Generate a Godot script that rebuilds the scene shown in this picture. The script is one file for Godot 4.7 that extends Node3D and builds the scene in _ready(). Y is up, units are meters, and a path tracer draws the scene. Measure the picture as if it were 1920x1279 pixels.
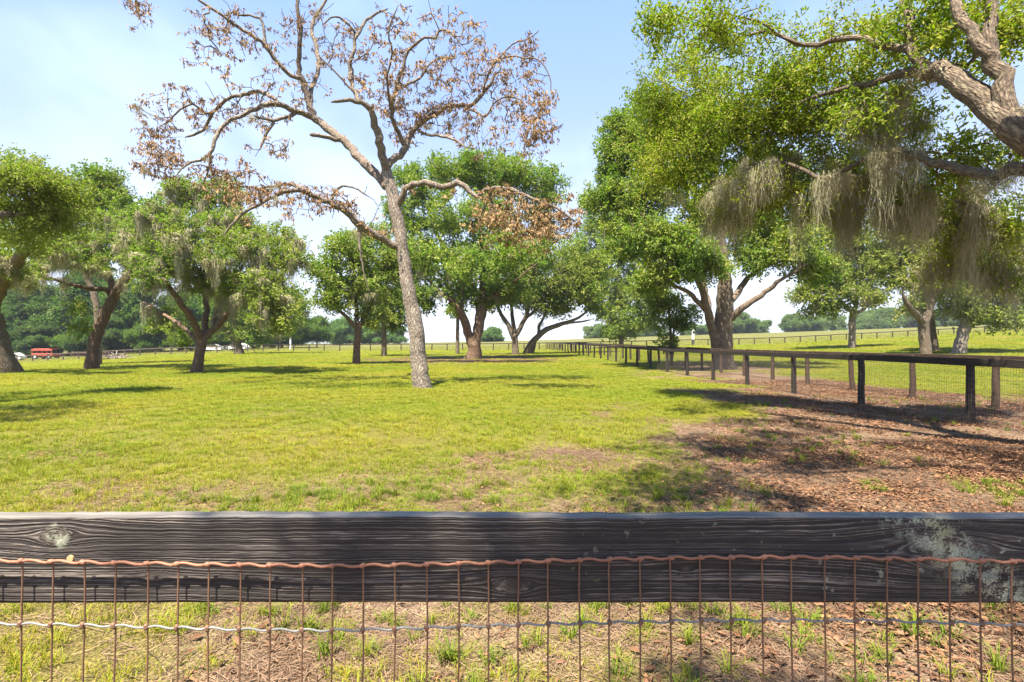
extends Node3D
# A paddock seen over a plank and wire fence. Metres; x to the right, d = -z away from the camera.
var rng := RandomNumberGenerator.new()
var noise := FastNoiseLite.new()
var noise2 := FastNoiseLite.new()
var used := {}
var mat := {}
var bunch := {}
const GU := [[-1.2, -2.6], [-1, -2.1], [-0.7, -0.6], [-0.5, 0.0], [0, 0.25], [0.25, 0.7], [0.52, 1.3], [0.93, 3.2], [1.3, 4.4]]
const HU := [[-1.2, -2.4], [-1, -2.0], [-0.7, -0.6], [-0.5, 0.2], [-0.3, 0.9], [0, 2.4], [0.1, 3.0], [0.35, 4.8], [0.6, 6.6], [0.95, 9.4], [1.3, 10.5]]

func along(t: Array, u: float) -> float:
	if u <= t[0][0]: return t[0][1]
	for i in t.size() - 1:
		var b: Array = t[i + 1]
		if u <= b[0]:
			var a: Array = t[i]
			return lerpf(a[1], b[1], (u - a[0]) / (b[0] - a[0]))
	return t[-1][1]
func gnd(x: float, d: float) -> float:          # height of the land
	if d <= 20.0: return 0.0
	var u := x / d
	var e := along(GU, u) * smoothstep(20.0, 90.0, d)
	if d > 90.0: e += (along(HU, u) - along(GU, u)) * minf(1.0, (d - 90.0) / 130.0)
	return e
func bare(x: float, d: float) -> float:         # where oaks have thinned the grass: 0 grass, 1 litter and sand
	var n := noise.get_noise_2d(x * 34.0, d * 34.0)
	var n2 := noise2.get_noise_2d(x * 20.0, d * 20.0)
	var edge := -1.3 + 0.62 * (minf(d, 16.0) - 2.2)
	var b := smoothstep(-1.7, 1.9, x - edge + n * 3.4 + n2 * 2.2)
	b *= 1.0 - smoothstep(11.6, 13.6, x + n * 1.5) * smoothstep(12.0, 16.0, d)
	b *= 1.0 - smoothstep(24.0, 34.0, d + n * 6.0)
	b *= 1.0 - smoothstep(15.0, 21.0, x + n * 4.0)
	var q := Vector2((x + 4.0) / 10.5, (d - 46.0) / 11.0).length()
	b = maxf(b, 0.75 * (1.0 - smoothstep(0.6, 1.05, q + n * 0.5)))
	q = Vector2((x - 12.2) / 3.5, (d - 30.0) / 4.5).length()
	b = maxf(b, 0.85 * (1.0 - smoothstep(0.7, 1.1, q + n * 0.3)))
	b = maxf(b, 0.34 * smoothstep(0.15, 0.55, n2 + 0.25 * n) * (1.0 - smoothstep(4.0, 15.0, d)))
	b = maxf(b, (0.16 + 0.2 * smoothstep(-1.2, 0.5, x)) * (1.0 - smoothstep(2.4, 4.4, d + n * 1.2)))
	return clampf(b, 0.0, 1.0)
func numbered(called: String) -> String:
	var n: int = used.get(called, 0)
	used[called] = n + 1
	return called if n == 0 else "%s_%03d" % [called, n]
func tag(o: Node, label: String, category: String, group := "") -> void:
	o.set_meta("label", label)
	o.set_meta("category", category)
	if group: o.set_meta("group", group)
func thing(called: String, at: Vector3, label: String, category: String, group := "") -> Node3D:
	var o := Node3D.new()
	o.name = numbered(called)
	add_child(o)
	o.position = at
	tag(o, label, category, group)
	return o
func part(called: String, mesh: Mesh, m: Material, parent: Node3D, at := Vector3.ZERO) -> MeshInstance3D:
	var o := MeshInstance3D.new()
	o.name = called
	o.mesh = mesh
	o.material_override = m
	o.position = at
	parent.add_child(o, true)
	return o
func made(v: PackedVector3Array, n: PackedVector3Array, uv: PackedVector2Array, ix: PackedInt32Array, col := PackedColorArray()) -> ArrayMesh:
	var a := []
	a.resize(Mesh.ARRAY_MAX)
	a[Mesh.ARRAY_VERTEX] = v
	a[Mesh.ARRAY_NORMAL] = n
	if uv.size(): a[Mesh.ARRAY_TEX_UV] = uv
	if col.size(): a[Mesh.ARRAY_COLOR] = col
	if ix.size(): a[Mesh.ARRAY_INDEX] = ix
	var m := ArrayMesh.new()
	m.add_surface_from_arrays(Mesh.PRIMITIVE_TRIANGLES, a)
	return m
func scatter(called: String, mesh: Mesh, m: Material, parent: Node3D, where: Array, tint: PackedColorArray) -> MultiMeshInstance3D:
	var mm := MultiMesh.new()
	mm.transform_format = MultiMesh.TRANSFORM_3D
	mm.use_colors = true
	mm.mesh = mesh
	mm.instance_count = where.size()
	for i in where.size():
		mm.set_instance_transform(i, where[i])
		mm.set_instance_color(i, tint[i])
	var o := MultiMeshInstance3D.new()
	o.name = called
	o.multimesh = mm
	o.material_override = m
	o.set_meta("kind", "stuff")
	parent.add_child(o, true)
	return o
func rv() -> Vector3:
	var z := rng.randf_range(-1.0, 1.0)
	var a := rng.randf() * TAU
	var r := sqrt(1.0 - z * z)
	return Vector3(r * cos(a), z, r * sin(a))
func turned() -> Basis:
	return Basis(rv(), rng.randf() * TAU)

# ---------------------------------------------------------------- tubes
func tube(pts: PackedVector3Array, rad: PackedFloat32Array, sides: int, v: PackedVector3Array, n: PackedVector3Array, uv: PackedVector2Array, ix: PackedInt32Array, rough := 0.0) -> void:
	var first := v.size()
	var t0 := (pts[1] - pts[0]).normalized()
	var side := t0.cross(Vector3(0.31, 0.2, 0.93)).normalized()
	var run := 0.0
	var turns := maxf(1.0, roundf(TAU * rad[0] / 0.6))
	for i in pts.size():
		var t: Vector3
		if i == 0: t = t0
		elif i == pts.size() - 1: t = (pts[i] - pts[i - 1]).normalized()
		else: t = (pts[i + 1] - pts[i - 1]).normalized()
		side = (side - t * side.dot(t)).normalized()
		var up := t.cross(side)
		if i > 0: run += pts[i].distance_to(pts[i - 1])
		for k in sides + 1:
			var a := TAU * k / sides
			var w := side * cos(a) + up * sin(a)
			var r := rad[i]
			if rough > 0.0 and r > 0.05:
				var q := pts[i] + w * r
				r *= 1.0 + rough * (noise.get_noise_3d(q.x * 130.0, q.y * 60.0, q.z * 130.0) + 0.6 * noise2.get_noise_3d(q.x * 300.0, q.y * 150.0, q.z * 300.0))
			v.append(pts[i] + w * r)
			n.append(w)
			uv.append(Vector2(turns * k / sides, run / 0.6))
	for i in pts.size() - 1:
		for k in sides:
			var p := first + i * (sides + 1) + k
			var q := p + sides + 1
			ix.append_array([p, q, p + 1, p + 1, q, q + 1])
func tube_mesh(pts: PackedVector3Array, rad: PackedFloat32Array, sides: int, rough := 0.0) -> ArrayMesh:
	var v := PackedVector3Array()
	var n := PackedVector3Array()
	var uv := PackedVector2Array()
	var ix := PackedInt32Array()
	tube(pts, rad, sides, v, n, uv, ix, rough)
	var c := v.size()
	v.append(pts[-1]); n.append((pts[-1] - pts[-2]).normalized()); uv.append(Vector2.ZERO)
	for k in sides: ix.append_array([c - sides - 1 + k, c, c - sides + k])
	return made(v, n, uv, ix)
func plank(length: float, high: float, thick: float, bevel := 0.006) -> ArrayMesh:   # along x from 0, centred on y and z, uv in metres
	var prof: Array[Vector2] = []
	var a := high / 2
	var b := thick / 2
	for q in [Vector2(-a, -b + bevel), Vector2(-a, b - bevel), Vector2(-a + bevel, b), Vector2(a - bevel, b), Vector2(a, b - bevel), Vector2(a, -b + bevel), Vector2(a - bevel, -b), Vector2(-a + bevel, -b)]: prof.append(q)
	var v := PackedVector3Array()
	var n := PackedVector3Array()
	var uv := PackedVector2Array()
	var ix := PackedInt32Array()
	var run := 0.0
	for k in 8:
		var p := prof[k]
		var q := prof[(k + 1) % 8]
		var e := q - p
		var nn := Vector3(0, -e.y, e.x).normalized()
		if nn.dot(Vector3(0, p.x + q.x, p.y + q.y)) < 0.0: nn = -nn
		var c := v.size()
		for s in [[0.0, p, run], [length, p, run], [0.0, q, run + e.length()], [length, q, run + e.length()]]:
			v.append(Vector3(s[0], s[1].x, s[1].y)); n.append(nn); uv.append(Vector2(s[0], s[2]))
		ix.append_array([c, c + 2, c + 1, c + 1, c + 2, c + 3])
		run += e.length()
	for s in 2:
		var c := v.size()
		for k in 8:
			v.append(Vector3(length * s, prof[k].x, prof[k].y)); n.append(Vector3(2 * s - 1, 0, 0)); uv.append(prof[k])
		for k in range(1, 7): ix.append_array([c, c + k, c + k + 1] if s == 1 else [c, c + k + 1, c + k])
	return made(v, n, uv, ix)
func box_mesh(x: float, y: float, z: float) -> BoxMesh:
	var b := BoxMesh.new()
	b.size = Vector3(x, y, z)
	return b

# ---------------------------------------------------------------- leaves, moss, grass
func tri(a: Vector3, b: Vector3, c: Vector3, v: PackedVector3Array, n: PackedVector3Array) -> void:
	var m := (c - a).cross(b - a).normalized()
	v.append_array([a, b, c])
	n.append_array([m, m, m])
func one_leaf(at: Vector3, dir: Vector3, face: Vector3, length: float, wide: float, v: PackedVector3Array, n: PackedVector3Array) -> void:
	var s := dir.cross(face).normalized()
	var f := s.cross(dir)
	var mid := at + dir * length * 0.48
	var tip := at + dir * length - f * length * 0.12
	var l := mid + s * wide * 0.5 + f * wide * 0.22
	var r := mid - s * wide * 0.5 + f * wide * 0.22
	tri(at, l, tip, v, n)
	tri(at, tip, r, v, n)
func leaf_bunch(count: int, length: float, wide: float, reach: float, droop: float) -> ArrayMesh:
	var v := PackedVector3Array()
	var n := PackedVector3Array()
	var col := PackedColorArray()
	for t in 4:                                   # four little twigs, leaves along each
		var d := (rv() + Vector3(0, 0.25 - droop, 0)).normalized()
		for k in count / 4:
			var along_it := d * reach * (k + 0.6 + rng.randf()) / (count / 4.0) + rv() * reach * 0.18
			var dir := (d * 0.5 + rv() + Vector3(0, -droop * 1.6, 0)).normalized()
			one_leaf(along_it, dir, rv(), length * rng.randf_range(0.7, 1.2), wide * rng.randf_range(0.7, 1.2), v, n)
			var g := rng.randf_range(0.75, 1.0)
			for q in 6: col.append(Color(g, g, g * rng.randf_range(0.8, 1.0)))
	return made(v, n, PackedVector2Array(), PackedInt32Array(), col)
func moss_bunch(strands: int, wide: float) -> ArrayMesh:     # hangs one metre down from the origin
	var v := PackedVector3Array()
	var n := PackedVector3Array()
	for s in strands:
		var p := Vector3(rng.randfn(0, 0.075), rng.randf_range(-0.05, 0.06), rng.randfn(0, 0.06))
		var span := lerpf(0.18, 1.0, pow(rng.randf(), 1.7))
		var a := rng.randf() * TAU
		var w := Vector3(cos(a), 0, sin(a)) * wide
		var drift := Vector3(-p.x * 0.8, 0, -p.z * 0.8)
		for k in 7:
			var q := p + Vector3(rng.randfn(0, 0.034), -span / 7.0, rng.randfn(0, 0.034)) + drift / 7.0
			var w2 := w.rotated(Vector3.UP, rng.randf_range(-0.9, 0.9)) * (0.88 if k < 5 else 0.55)
			tri(p - w, p + w, q + w2, v, n)
			tri(p - w, q + w2, q - w2, v, n)
			if k > 0:                               # side curl
				var e := q + Vector3(rng.randfn(0, 0.05), -rng.randf_range(0.01, 0.08), rng.randfn(0, 0.05))
				tri(q - w2 * 0.7, q + w2 * 0.7, e, v, n)
			p = q
			w = w2
	return made(v, n, PackedVector2Array(), PackedInt32Array())
func grass_patch(blades: int, radius: float, low: float, high: float, wide: float, dry: float) -> ArrayMesh:
	var v := PackedVector3Array()
	var n := PackedVector3Array()
	var c := PackedColorArray()
	var tufts := maxi(1, blades / 9)
	for t in tufts:
		var ta := rng.randf() * TAU
		var tr := radius * sqrt(rng.randf())
		var at := Vector3(cos(ta) * tr, -0.004, sin(ta) * tr)
		for k in 9:
			var a := rng.randf() * TAU
			var out := Vector3(cos(a), 0, sin(a))
			var p := at + out * rng.randf() * 0.016
			var h := rng.randf_range(low, high)
			var lean := rng.randf_range(0.25, 1.3)
			var s := out.cross(Vector3.UP).rotated(Vector3.UP, rng.randf_range(-0.6, 0.6)) * wide * rng.randf_range(0.6, 1.2)
			var m := p + Vector3(0, h * 0.62, 0) + out * h * lean * 0.35
			var e := p + Vector3(0, h * (1.0 - 0.28 * lean), 0) + out * h * lean
			tri(p - s, p + s, m + s * 0.75, v, n)
			tri(p - s, m + s * 0.75, m - s * 0.75, v, n)
			tri(m - s * 0.75, m + s * 0.75, e, v, n)
			var col := Color(1.55, 1.05, 1.5) if rng.randf() < dry else Color(rng.randf_range(0.8, 1.1), rng.randf_range(0.85, 1.1), rng.randf_range(0.7, 1.0))
			for q in 9: c.append(Color(minf(col.r, 1.0), minf(col.g, 1.0) * 0.95, minf(col.b, 1.0)) if col.r < 1.5 else Color(1.0, 0.72, 1.0))
	return made(v, n, PackedVector2Array(), PackedInt32Array(), c)
func litter_patch(count: int, radius: float) -> ArrayMesh:
	var v := PackedVector3Array()
	var n := PackedVector3Array()
	var c := PackedColorArray()
	for k in count:
		var a := rng.randf() * TAU
		var r := radius * sqrt(rng.randf())
		var dir := Vector3(rng.randfn(), rng.randfn(0, 0.25), rng.randfn()).normalized()
		one_leaf(Vector3(cos(a) * r, rng.randf_range(0.004, 0.022), sin(a) * r), dir, (Vector3.UP + rv() * 0.7).normalized(), rng.randf_range(0.022, 0.058), rng.randf_range(0.011, 0.025), v, n)
		var g := rng.randf_range(0.35, 1.0)
		for q in 6: c.append(Color(g, g * rng.randf_range(0.85, 1.0), g * rng.randf_range(0.7, 1.0)))
	return made(v, n, PackedVector2Array(), PackedInt32Array(), c)
func straw_patch(count: int, radius: float) -> ArrayMesh:
	var v := PackedVector3Array()
	var n := PackedVector3Array()
	var c := PackedColorArray()
	for k in count:
		var a := rng.randf() * TAU
		var r := radius * sqrt(rng.randf())
		var b := rng.randf() * TAU
		var p := Vector3(cos(a) * r, rng.randf_range(0.002, 0.015), sin(a) * r)
		var e := p + Vector3(cos(b), rng.randf_range(-0.05, 0.12), sin(b)) * rng.randf_range(0.03, 0.095)
		var s := Vector3(-sin(b), 0.3, cos(b)) * rng.randf_range(0.0007, 0.0016)
		tri(p - s, p + s, e + s, v, n)
		tri(p - s, e + s, e - s, v, n)
		var g := rng.randf_range(0.45, 1.0)
		for q in 6: c.append(Color(g, g * 0.96, g * 0.9))
	return made(v, n, PackedVector2Array(), PackedInt32Array(), c)

# ---------------------------------------------------------------- trees
# tint, tint2: what a leaf reflects and lets through taken together (about half each)
# limbs: lists of x, y, d, radius (the first is the trunk); blobs: x, y, d, three radii, number of branch tips
func tree(c: Dictionary) -> Node3D:
	rng.seed = c.seed
	var base := Vector3(c.base[0], c.base[1], -c.base[2])
	var pos := PackedVector3Array()
	var par := PackedInt32Array()
	var rad := PackedFloat32Array()
	var limb := PackedInt32Array()
	var from := PackedInt32Array()
	var seg: float = clampf(c.base[2] * 0.012, 0.22, 0.8) if c.base[2] > 8.0 else 0.22
	for li in c.limbs.size():
		var raw: Array = c.limbs[li]
		var pts := PackedVector3Array()
		var rs := PackedFloat32Array()
		for i in range(0, raw.size(), 4):
			pts.append(Vector3(raw[i], raw[i + 1], -raw[i + 2]))
			rs.append(raw[i + 3])
		var last := -1
		if li > 0:
			var best := 1e9
			for i in pos.size():
				var e := pos[i].distance_squared_to(pts[0])
				if e < best: best = e; last = i
		for i in pts.size() - 1:
			var p0 := pts[maxi(i - 1, 0)]
			var p3 := pts[mini(i + 2, pts.size() - 1)]
			var steps := maxi(1, int(ceil(pts[i].distance_to(pts[i + 1]) / seg)))
			for k in steps + (1 if i == pts.size() - 2 else 0):
				if li > 0 and i == 0 and k == 0: continue
				var f := float(k) / steps
				var q := pts[i].cubic_interpolate(pts[i + 1], p0, p3, f)
				var r := lerpf(rs[i], rs[i + 1], f)
				if li > 0 or i > 1: q += rv() * minf(r * (0.5 if li > 0 else 0.12), 0.05)
				pos.append(q); par.append(last); rad.append(r); limb.append(li)
				last = pos.size() - 1
		if li > 0: rad[last] *= 0.45
	var traced := pos.size()
	# branch tips
	var tips := []
	var B: Array = c.blobs
	for i in range(0, B.size(), 7):
		for k in int(B[i + 6]):
			var w := rv()
			var r := pow(rng.randf(), 0.42)
			var p := Vector3(B[i] + w.x * r * B[i + 3], B[i + 1] + w.y * r * B[i + 4], -B[i + 2] + w.z * r * B[i + 5])
			var best := 1e9
			for j in range(0, traced, 2): best = minf(best, pos[j].distance_squared_to(p))
			tips.append([best, p])
	tips.sort_custom(func(a, b): return a[0] < b[0])
	var ends := []
	for t in tips:
		var p: Vector3 = t[1]
		var best := 1e9
		var at := 0
		for j in range(1, pos.size()):
			var e := pos[j].distance_squared_to(p)
			if e < best:
				if j < traced: e *= 1.0 + (1.5 if limb[j] == 0 and c.limbs.size() > 1 else 0.0)
				if pos[j].y > p.y: e *= 1.35
				if e < best: best = e; at = j
		var p0 := pos[at]
		var dist := p0.distance_to(p)
		var away := (p0 - pos[par[at]]).normalized() if par[at] >= 0 else Vector3.UP
		var ctl := p0 + (away * 0.35 + (p - p0) / maxf(dist, 0.01) * 0.25 + Vector3(0, 0.12, 0)) * dist
		var steps := clampi(int(ceil(dist / (seg * 1.3))), 2, 12)
		var last := at
		var id := limb[at]
		for k in range(1, steps + 1):
			var f := float(k) / steps
			var q := p0.lerp(ctl, f).lerp(ctl.lerp(p, f), f) + rv() * dist * 0.035 * (1.0 if k < steps else 0.0)
			pos.append(q); par.append(last); rad.append(0.0); limb.append(id)
			last = pos.size() - 1
		ends.append(last)
	# pipe model for what was grown
	var tip_r: float = c.get("tip", 0.0065 * sqrt(maxf(1.0, c.base[2] / 12.0)))
	var area := PackedFloat32Array()
	area.resize(pos.size())
	for i in range(pos.size() - 1, -1, -1):
		if i >= traced: rad[i] = maxf(tip_r, pow(area[i], 0.42))
		if par[i] >= 0:
			area[par[i]] += pow(rad[i], 2.38)
			if i >= traced and par[i] < traced: rad[i] = minf(rad[i], rad[par[i]] * 0.8)
	for i in range(traced, pos.size()): rad[i] = minf(rad[i], rad[par[i]])
	# chains to tubes, one mesh for the trunk and one for each main limb
	var kids := []
	kids.resize(pos.size())
	for i in pos.size(): kids[i] = []
	for i in pos.size():
		if par[i] >= 0: kids[par[i]].append(i)
	var nm := maxi(1, c.limbs.size())
	var V := []
	var N := []
	var U := []
	var X := []
	for i in nm:
		V.append(PackedVector3Array()); N.append(PackedVector3Array()); U.append(PackedVector2Array()); X.append(PackedInt32Array())
	var todo := [[-1, 0]]
	while todo.size():
		var job: Array = todo.pop_back()
		var pts := PackedVector3Array()
		var rs := PackedFloat32Array()
		var i: int = job[1]
		var id := limb[i]
		if job[0] >= 0:
			pts.append(pos[job[0]] - base)
			rs.append(minf(rad[job[0]], rad[i] * 1.25))
		while true:
			pts.append(pos[i] - base)
			rs.append(rad[i])
			var ks: Array = kids[i]
			if ks.is_empty(): break
			var big := -1
			for k in ks:
				if limb[k] == id and (big < 0 or rad[k] > rad[big]): big = k
			for k in ks:
				if k != big: todo.append([i, k])
			if big < 0: break
			i = big
		if pts.size() < 2: continue
		var px: float = rs[0] / c.base[2] * 512.0
		var sides := 3 if px < 0.7 else (5 if px < 2.0 else (9 if px < 6.0 else 16))
		var ve: PackedVector3Array = V[id]
		var no: PackedVector3Array = N[id]
		var tex: PackedVector2Array = U[id]
		var ind: PackedInt32Array = X[id]
		tube(pts, rs, sides, ve, no, tex, ind, 0.11)
		V[id] = ve; N[id] = no; U[id] = tex; X[id] = ind
	var o := thing(c.name, base, c.label, "tree", c.group)
	for i in nm:
		if V[i].size(): part("trunk" if i == 0 else "limb", made(V[i], N[i], U[i], X[i]), mat[c.bark if i == 0 else c.get("limb_bark", c.bark)], o)
	# foliage
	var where := []
	var tint := PackedColorArray()
	var kinds: Array = bunch[c.leaf]
	var skip: float = c.get("skip", 0.0)
	var size: float = c.get("lscale", 1.0)
	var lists := []
	for k in kinds.size(): lists.append([[], PackedColorArray()])
	var hang: bool = c.leaf == "dead"
	for e in ends:
		if rng.randf() < skip: continue
		var p := pos[e]
		var back: Vector3 = pos[par[e]]
		var tone := clampf(0.5 + 1.1 * noise.get_noise_3d(p.x * 40.0, p.y * 40.0, p.z * 40.0) + rng.randfn(0, 0.16), 0.0, 1.0)
		var col: Color = c.tint.lerp(c.tint2, tone)
		for k in int(c.per):
			var q: Vector3 = p.lerp(back, rng.randf() * 0.8) + Vector3(rng.randfn(), rng.randfn() * 0.5, rng.randfn()) * c.spread * 0.5
			var s := size * rng.randf_range(0.75, 1.25)
			var b := turned() if not hang else Basis(Vector3.UP, rng.randf() * TAU) * Basis(Vector3.RIGHT, rng.randfn(0, 0.3))
			var g := rng.randf_range(0.8, 1.2)
			var l: Array = lists[rng.randi() % kinds.size()]
			l[0].append(Transform3D(b.scaled(Vector3(s, s, s)), q - base))
			var tc: PackedColorArray = l[1]
			tc.append(Color(col.r * g, col.g * g, col.b * g))
			l[1] = tc
	for k in kinds.size():
		if lists[k][0].size(): scatter("crown", kinds[k], mat.dead_leaf if hang else mat.leaf, o, lists[k][0], lists[k][1])
	# spanish moss on the undersides
	if c.moss > 0:
		var spots := PackedInt32Array()
		var top: float = c.get("moss_max", 99.0)
		for i in range(8, pos.size()):
			if rad[i] < 0.13 * maxf(1.0, c.base[2] / 30.0) and limb[i] > 0 and pos[i].y - base.y < top and pos[i].y - base.y > 2.6: spots.append(i)
		where = []
		if spots.size():
			for k in int(c.moss):
				var i := spots[rng.randi() % spots.size()]
				var clump: int = 1 + rng.randi() % int(c.get("beard", 3)) + int(c.get("beard", 0)) / 3
				var whole: float = c.moss_len * lerpf(0.35, 1.3, pow(rng.randf(), 1.4))
				var tone := rng.randf_range(0.8, 1.15)
				for j in clump:
					var l := whole * rng.randf_range(0.45, 1.1)
					l = minf(l, (pos[i].y - base.y) - 1.6)
					var w := rng.randf_range(0.6, 1.25) * maxf(1.0, c.base[2] / 24.0)
					where.append(Transform3D(Basis(Vector3.UP, rng.randf() * TAU).scaled(Vector3(w, l, w)), pos[i] - base + Vector3(rng.randfn(0, 0.1), rng.randfn(0, 0.05), rng.randfn(0, 0.1))))
					var g := tone * rng.randf_range(0.85, 1.15)
					tint.append(Color(0.4 * g, 0.375 * g, 0.25 * g))
			scatter("spanish_moss", bunch.moss_near if c.base[2] < 20.0 else bunch.moss, mat.moss, o, where, tint)
	return o

# ---------------------------------------------------------------- fences
func wire_panel(length: float, high: float, step_x: float, step_y: float, r: float) -> ArrayMesh:
	var v := PackedVector3Array()
	var n := PackedVector3Array()
	var uv := PackedVector2Array()
	var ix := PackedInt32Array()
	var k := 0.0
	while k < length:
		tube([Vector3(k, 0.02, 0), Vector3(k, high, 0)], [r, r], 3, v, n, uv, ix)
		k += step_x
	k = 0.04
	while k <= high:
		tube([Vector3(0, k, 0), Vector3(length, k, 0)], [r, r], 3, v, n, uv, ix)
		k += step_y
	return made(v, n, uv, ix)
func fence(called: String, label: String, spots: Array, side: float, span: float, wired: int, wood: Material, tall := 1.2, board := 0.14, post_r := 0.07) -> void:
	var first: Vector2 = spots[0]
	var root := thing(called, Vector3(first.x, gnd(first.x, first.y), -first.y), label, "fence")
	var rail := plank(span * 0.998, board, 0.03)
	var posts := []
	for k in 4:
		var pts := PackedVector3Array()
		var rs := PackedFloat32Array()
		for y in [-0.3, 0.0, 0.4, 0.8, tall - 0.02]:
			pts.append(Vector3(rng.randfn(0, 0.006), y, rng.randfn(0, 0.006)))
			rs.append(post_r * (1.05 - 0.08 * y) * rng.randf_range(0.95, 1.05))
		posts.append(tube_mesh(pts, rs, 12))
	var panel := wire_panel(span, 1.12, 0.0508, 0.1016, 0.0017)
	for i in spots.size():
		var a: Vector2 = spots[i]
		var pa := Vector3(a.x, gnd(a.x, a.y), -a.y)
		var post := part("post", posts[i % 4], wood, root, pa - root.position)
		post.rotation = Vector3(rng.randfn(0, 0.02), rng.randf() * TAU, rng.randfn(0, 0.025))
		if i == spots.size() - 1: break
		var b: Vector2 = spots[i + 1]
		var pb := Vector3(b.x, gnd(b.x, b.y), -b.y)
		var x := (pb - pa)
		var flat := Vector3(x.x, 0, x.z).normalized()
		var zz := flat.cross(Vector3.UP)
		var bs := Basis(x / span, Vector3.UP, zz)
		var r := part("rail", rail, wood, root)
		r.transform = Transform3D(bs * Basis(Vector3.BACK, rng.randfn(0, 0.004)), pa - root.position + Vector3(0, tall - board / 2 + rng.randfn(0, 0.008), 0) + zz * side * (post_r + 0.02))
		if i < wired:
			var w := part("wire_mesh", panel, mat.old_wire, root)
			w.transform = Transform3D(bs, pa - root.position + zz * side * (post_r + 0.003))
			w.set_meta("kind", "stuff")

# ---------------------------------------------------------------- materials
func flat_mat(c: Color, rough := 0.8, metal := 0.0) -> StandardMaterial3D:
	var m := StandardMaterial3D.new()
	m.albedo_color = c.linear_to_srgb()
	m.roughness = rough
	m.metallic = metal
	return m
func grey(w: int, h: int, px: PackedByteArray) -> ImageTexture:
	return ImageTexture.create_from_image(Image.create_from_data(w, h, false, Image.FORMAT_RGB8, px))
func leafy(c: Color, through: Color, rough: float) -> StandardMaterial3D:
	var m := flat_mat(c, rough)
	m.vertex_color_use_as_albedo = true
	m.backlight_enabled = true
	m.backlight = through
	m.cull_mode = BaseMaterial3D.CULL_DISABLED
	m.metallic_specular = 0.25
	return m
func make_materials() -> void:
	mat.leaf = leafy(Color(1, 1, 1), Color(0.75, 0.95, 0.4), 0.5)
	mat.dead_leaf = leafy(Color(1, 1, 1), Color(0.4, 0.34, 0.26), 0.7)
	mat.grass = leafy(Color(1, 1, 1), Color(0.75, 0.85, 0.4), 0.55)
	mat.moss = leafy(Color(1, 1, 1), Color(0.5, 0.48, 0.4), 0.9)
	mat.litter = leafy(Color(1, 1, 1), Color(0.2, 0.15, 0.1), 0.75)
	# bark: plates and furrows with pale lichen
	var ca := FastNoiseLite.new()
	ca.noise_type = FastNoiseLite.TYPE_CELLULAR
	ca.cellular_return_type = FastNoiseLite.RETURN_DISTANCE2_SUB
	ca.frequency = 0.035
	ca.domain_warp_enabled = true
	ca.domain_warp_amplitude = 18.0
	var si := 256
	var plates := ca.get_seamless_image(si, si)
	var fb := FastNoiseLite.new()
	fb.frequency = 0.03
	fb.fractal_octaves = 5
	fb.seed = 7
	var fine := fb.get_seamless_image(si, si)
	fb.frequency = 0.012
	fb.seed = 9
	var spots := fb.get_seamless_image(si, si)
	plates.convert(Image.FORMAT_L8); fine.convert(Image.FORMAT_L8); spots.convert(Image.FORMAT_L8)
	var a := plates.get_data()
	var b := fine.get_data()
	var s := spots.get_data()
	var col := PackedByteArray()
	var hi := PackedByteArray()
	col.resize(si * si * 3); hi.resize(si * si * 3)
	for i in si * si:
		var h := clampf(0.55 * a[i] / 255.0 + 0.6 * b[i] / 255.0, 0.0, 1.0)
		var g := 0.3 + 0.7 * h
		var li := smoothstep(0.6, 0.72, s[i] / 255.0) * (0.4 + 0.6 * b[i] / 255.0)
		col[i * 3] = int(255 * clampf(g + li * 0.2, 0, 1)); col[i * 3 + 1] = int(255 * clampf(g * 0.97 + li * 0.24, 0, 1)); col[i * 3 + 2] = int(255 * clampf(g * 0.93 + li * 0.22, 0, 1))
		for k in 3: hi[i * 3 + k] = int(255 * h)
	var bark_c := grey(si, si, col)
	var bark_h := grey(si, si, hi)
	for q in [["oak", Color(0.34, 0.27, 0.21)], ["pale", Color(0.56, 0.48, 0.43)], ["weathered", Color(0.44, 0.365, 0.31)], ["brown", Color(0.32, 0.21, 0.155)], ["red", Color(0.4, 0.26, 0.18)]]:
		var m := flat_mat(q[1], 0.9)
		m.albedo_texture = bark_c
		m.heightmap_enabled = true
		m.heightmap_texture = bark_h
		m.heightmap_scale = 3.0
		m.uv1_scale = Vector3(1.0, 0.6, 1.0)
		mat[q[0]] = m
	# old stained fence timber: streaks along the length
	var ws := 512
	var hs := 128
	col.resize(ws * hs * 3); hi.resize(ws * hs * 3)
	for y in hs:
		for x in ws:
			var ax := TAU * x / ws
			var g := 0.5 + 0.5 * noise2.get_noise_3d(cos(ax) * 20.0, sin(ax) * 20.0, y * 22.0) + 0.35 * noise.get_noise_3d(cos(ax) * 60.0, sin(ax) * 60.0, y * 9.0)
			g = clampf(g, 0.0, 1.0)
			var i := (y * ws + x) * 3
			for k in 3:
				col[i + k] = int(255 * clampf([0.3, 0.27, 0.25][k] + [0.5, 0.47, 0.44][k] * g * g, 0, 1))
				hi[i + k] = int(255 * g)
	var wc := grey(ws, hs, col)
	var wh := grey(ws, hs, hi)
	for q in [["dark_wood", Color(0.12, 0.1, 0.085)], ["brown_wood", Color(0.3, 0.21, 0.15)], ["pale_wood", Color(0.6, 0.54, 0.47)], ["far_wood", Color(0.2, 0.17, 0.13)]]:
		var m := flat_mat(q[1], 0.85)
		m.albedo_texture = wc
		m.heightmap_enabled = true
		m.heightmap_texture = wh
		m.heightmap_scale = 0.5
		m.uv1_scale = Vector3(0.7, 3.0, 1.0)
		mat[q[0]] = m
	mat.rust = rusty(Color(0.34, 0.15, 0.085), Color(0.2, 0.085, 0.05))
	mat.rust_stay = rusty(Color(0.24, 0.12, 0.065), Color(0.09, 0.055, 0.035))
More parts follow.
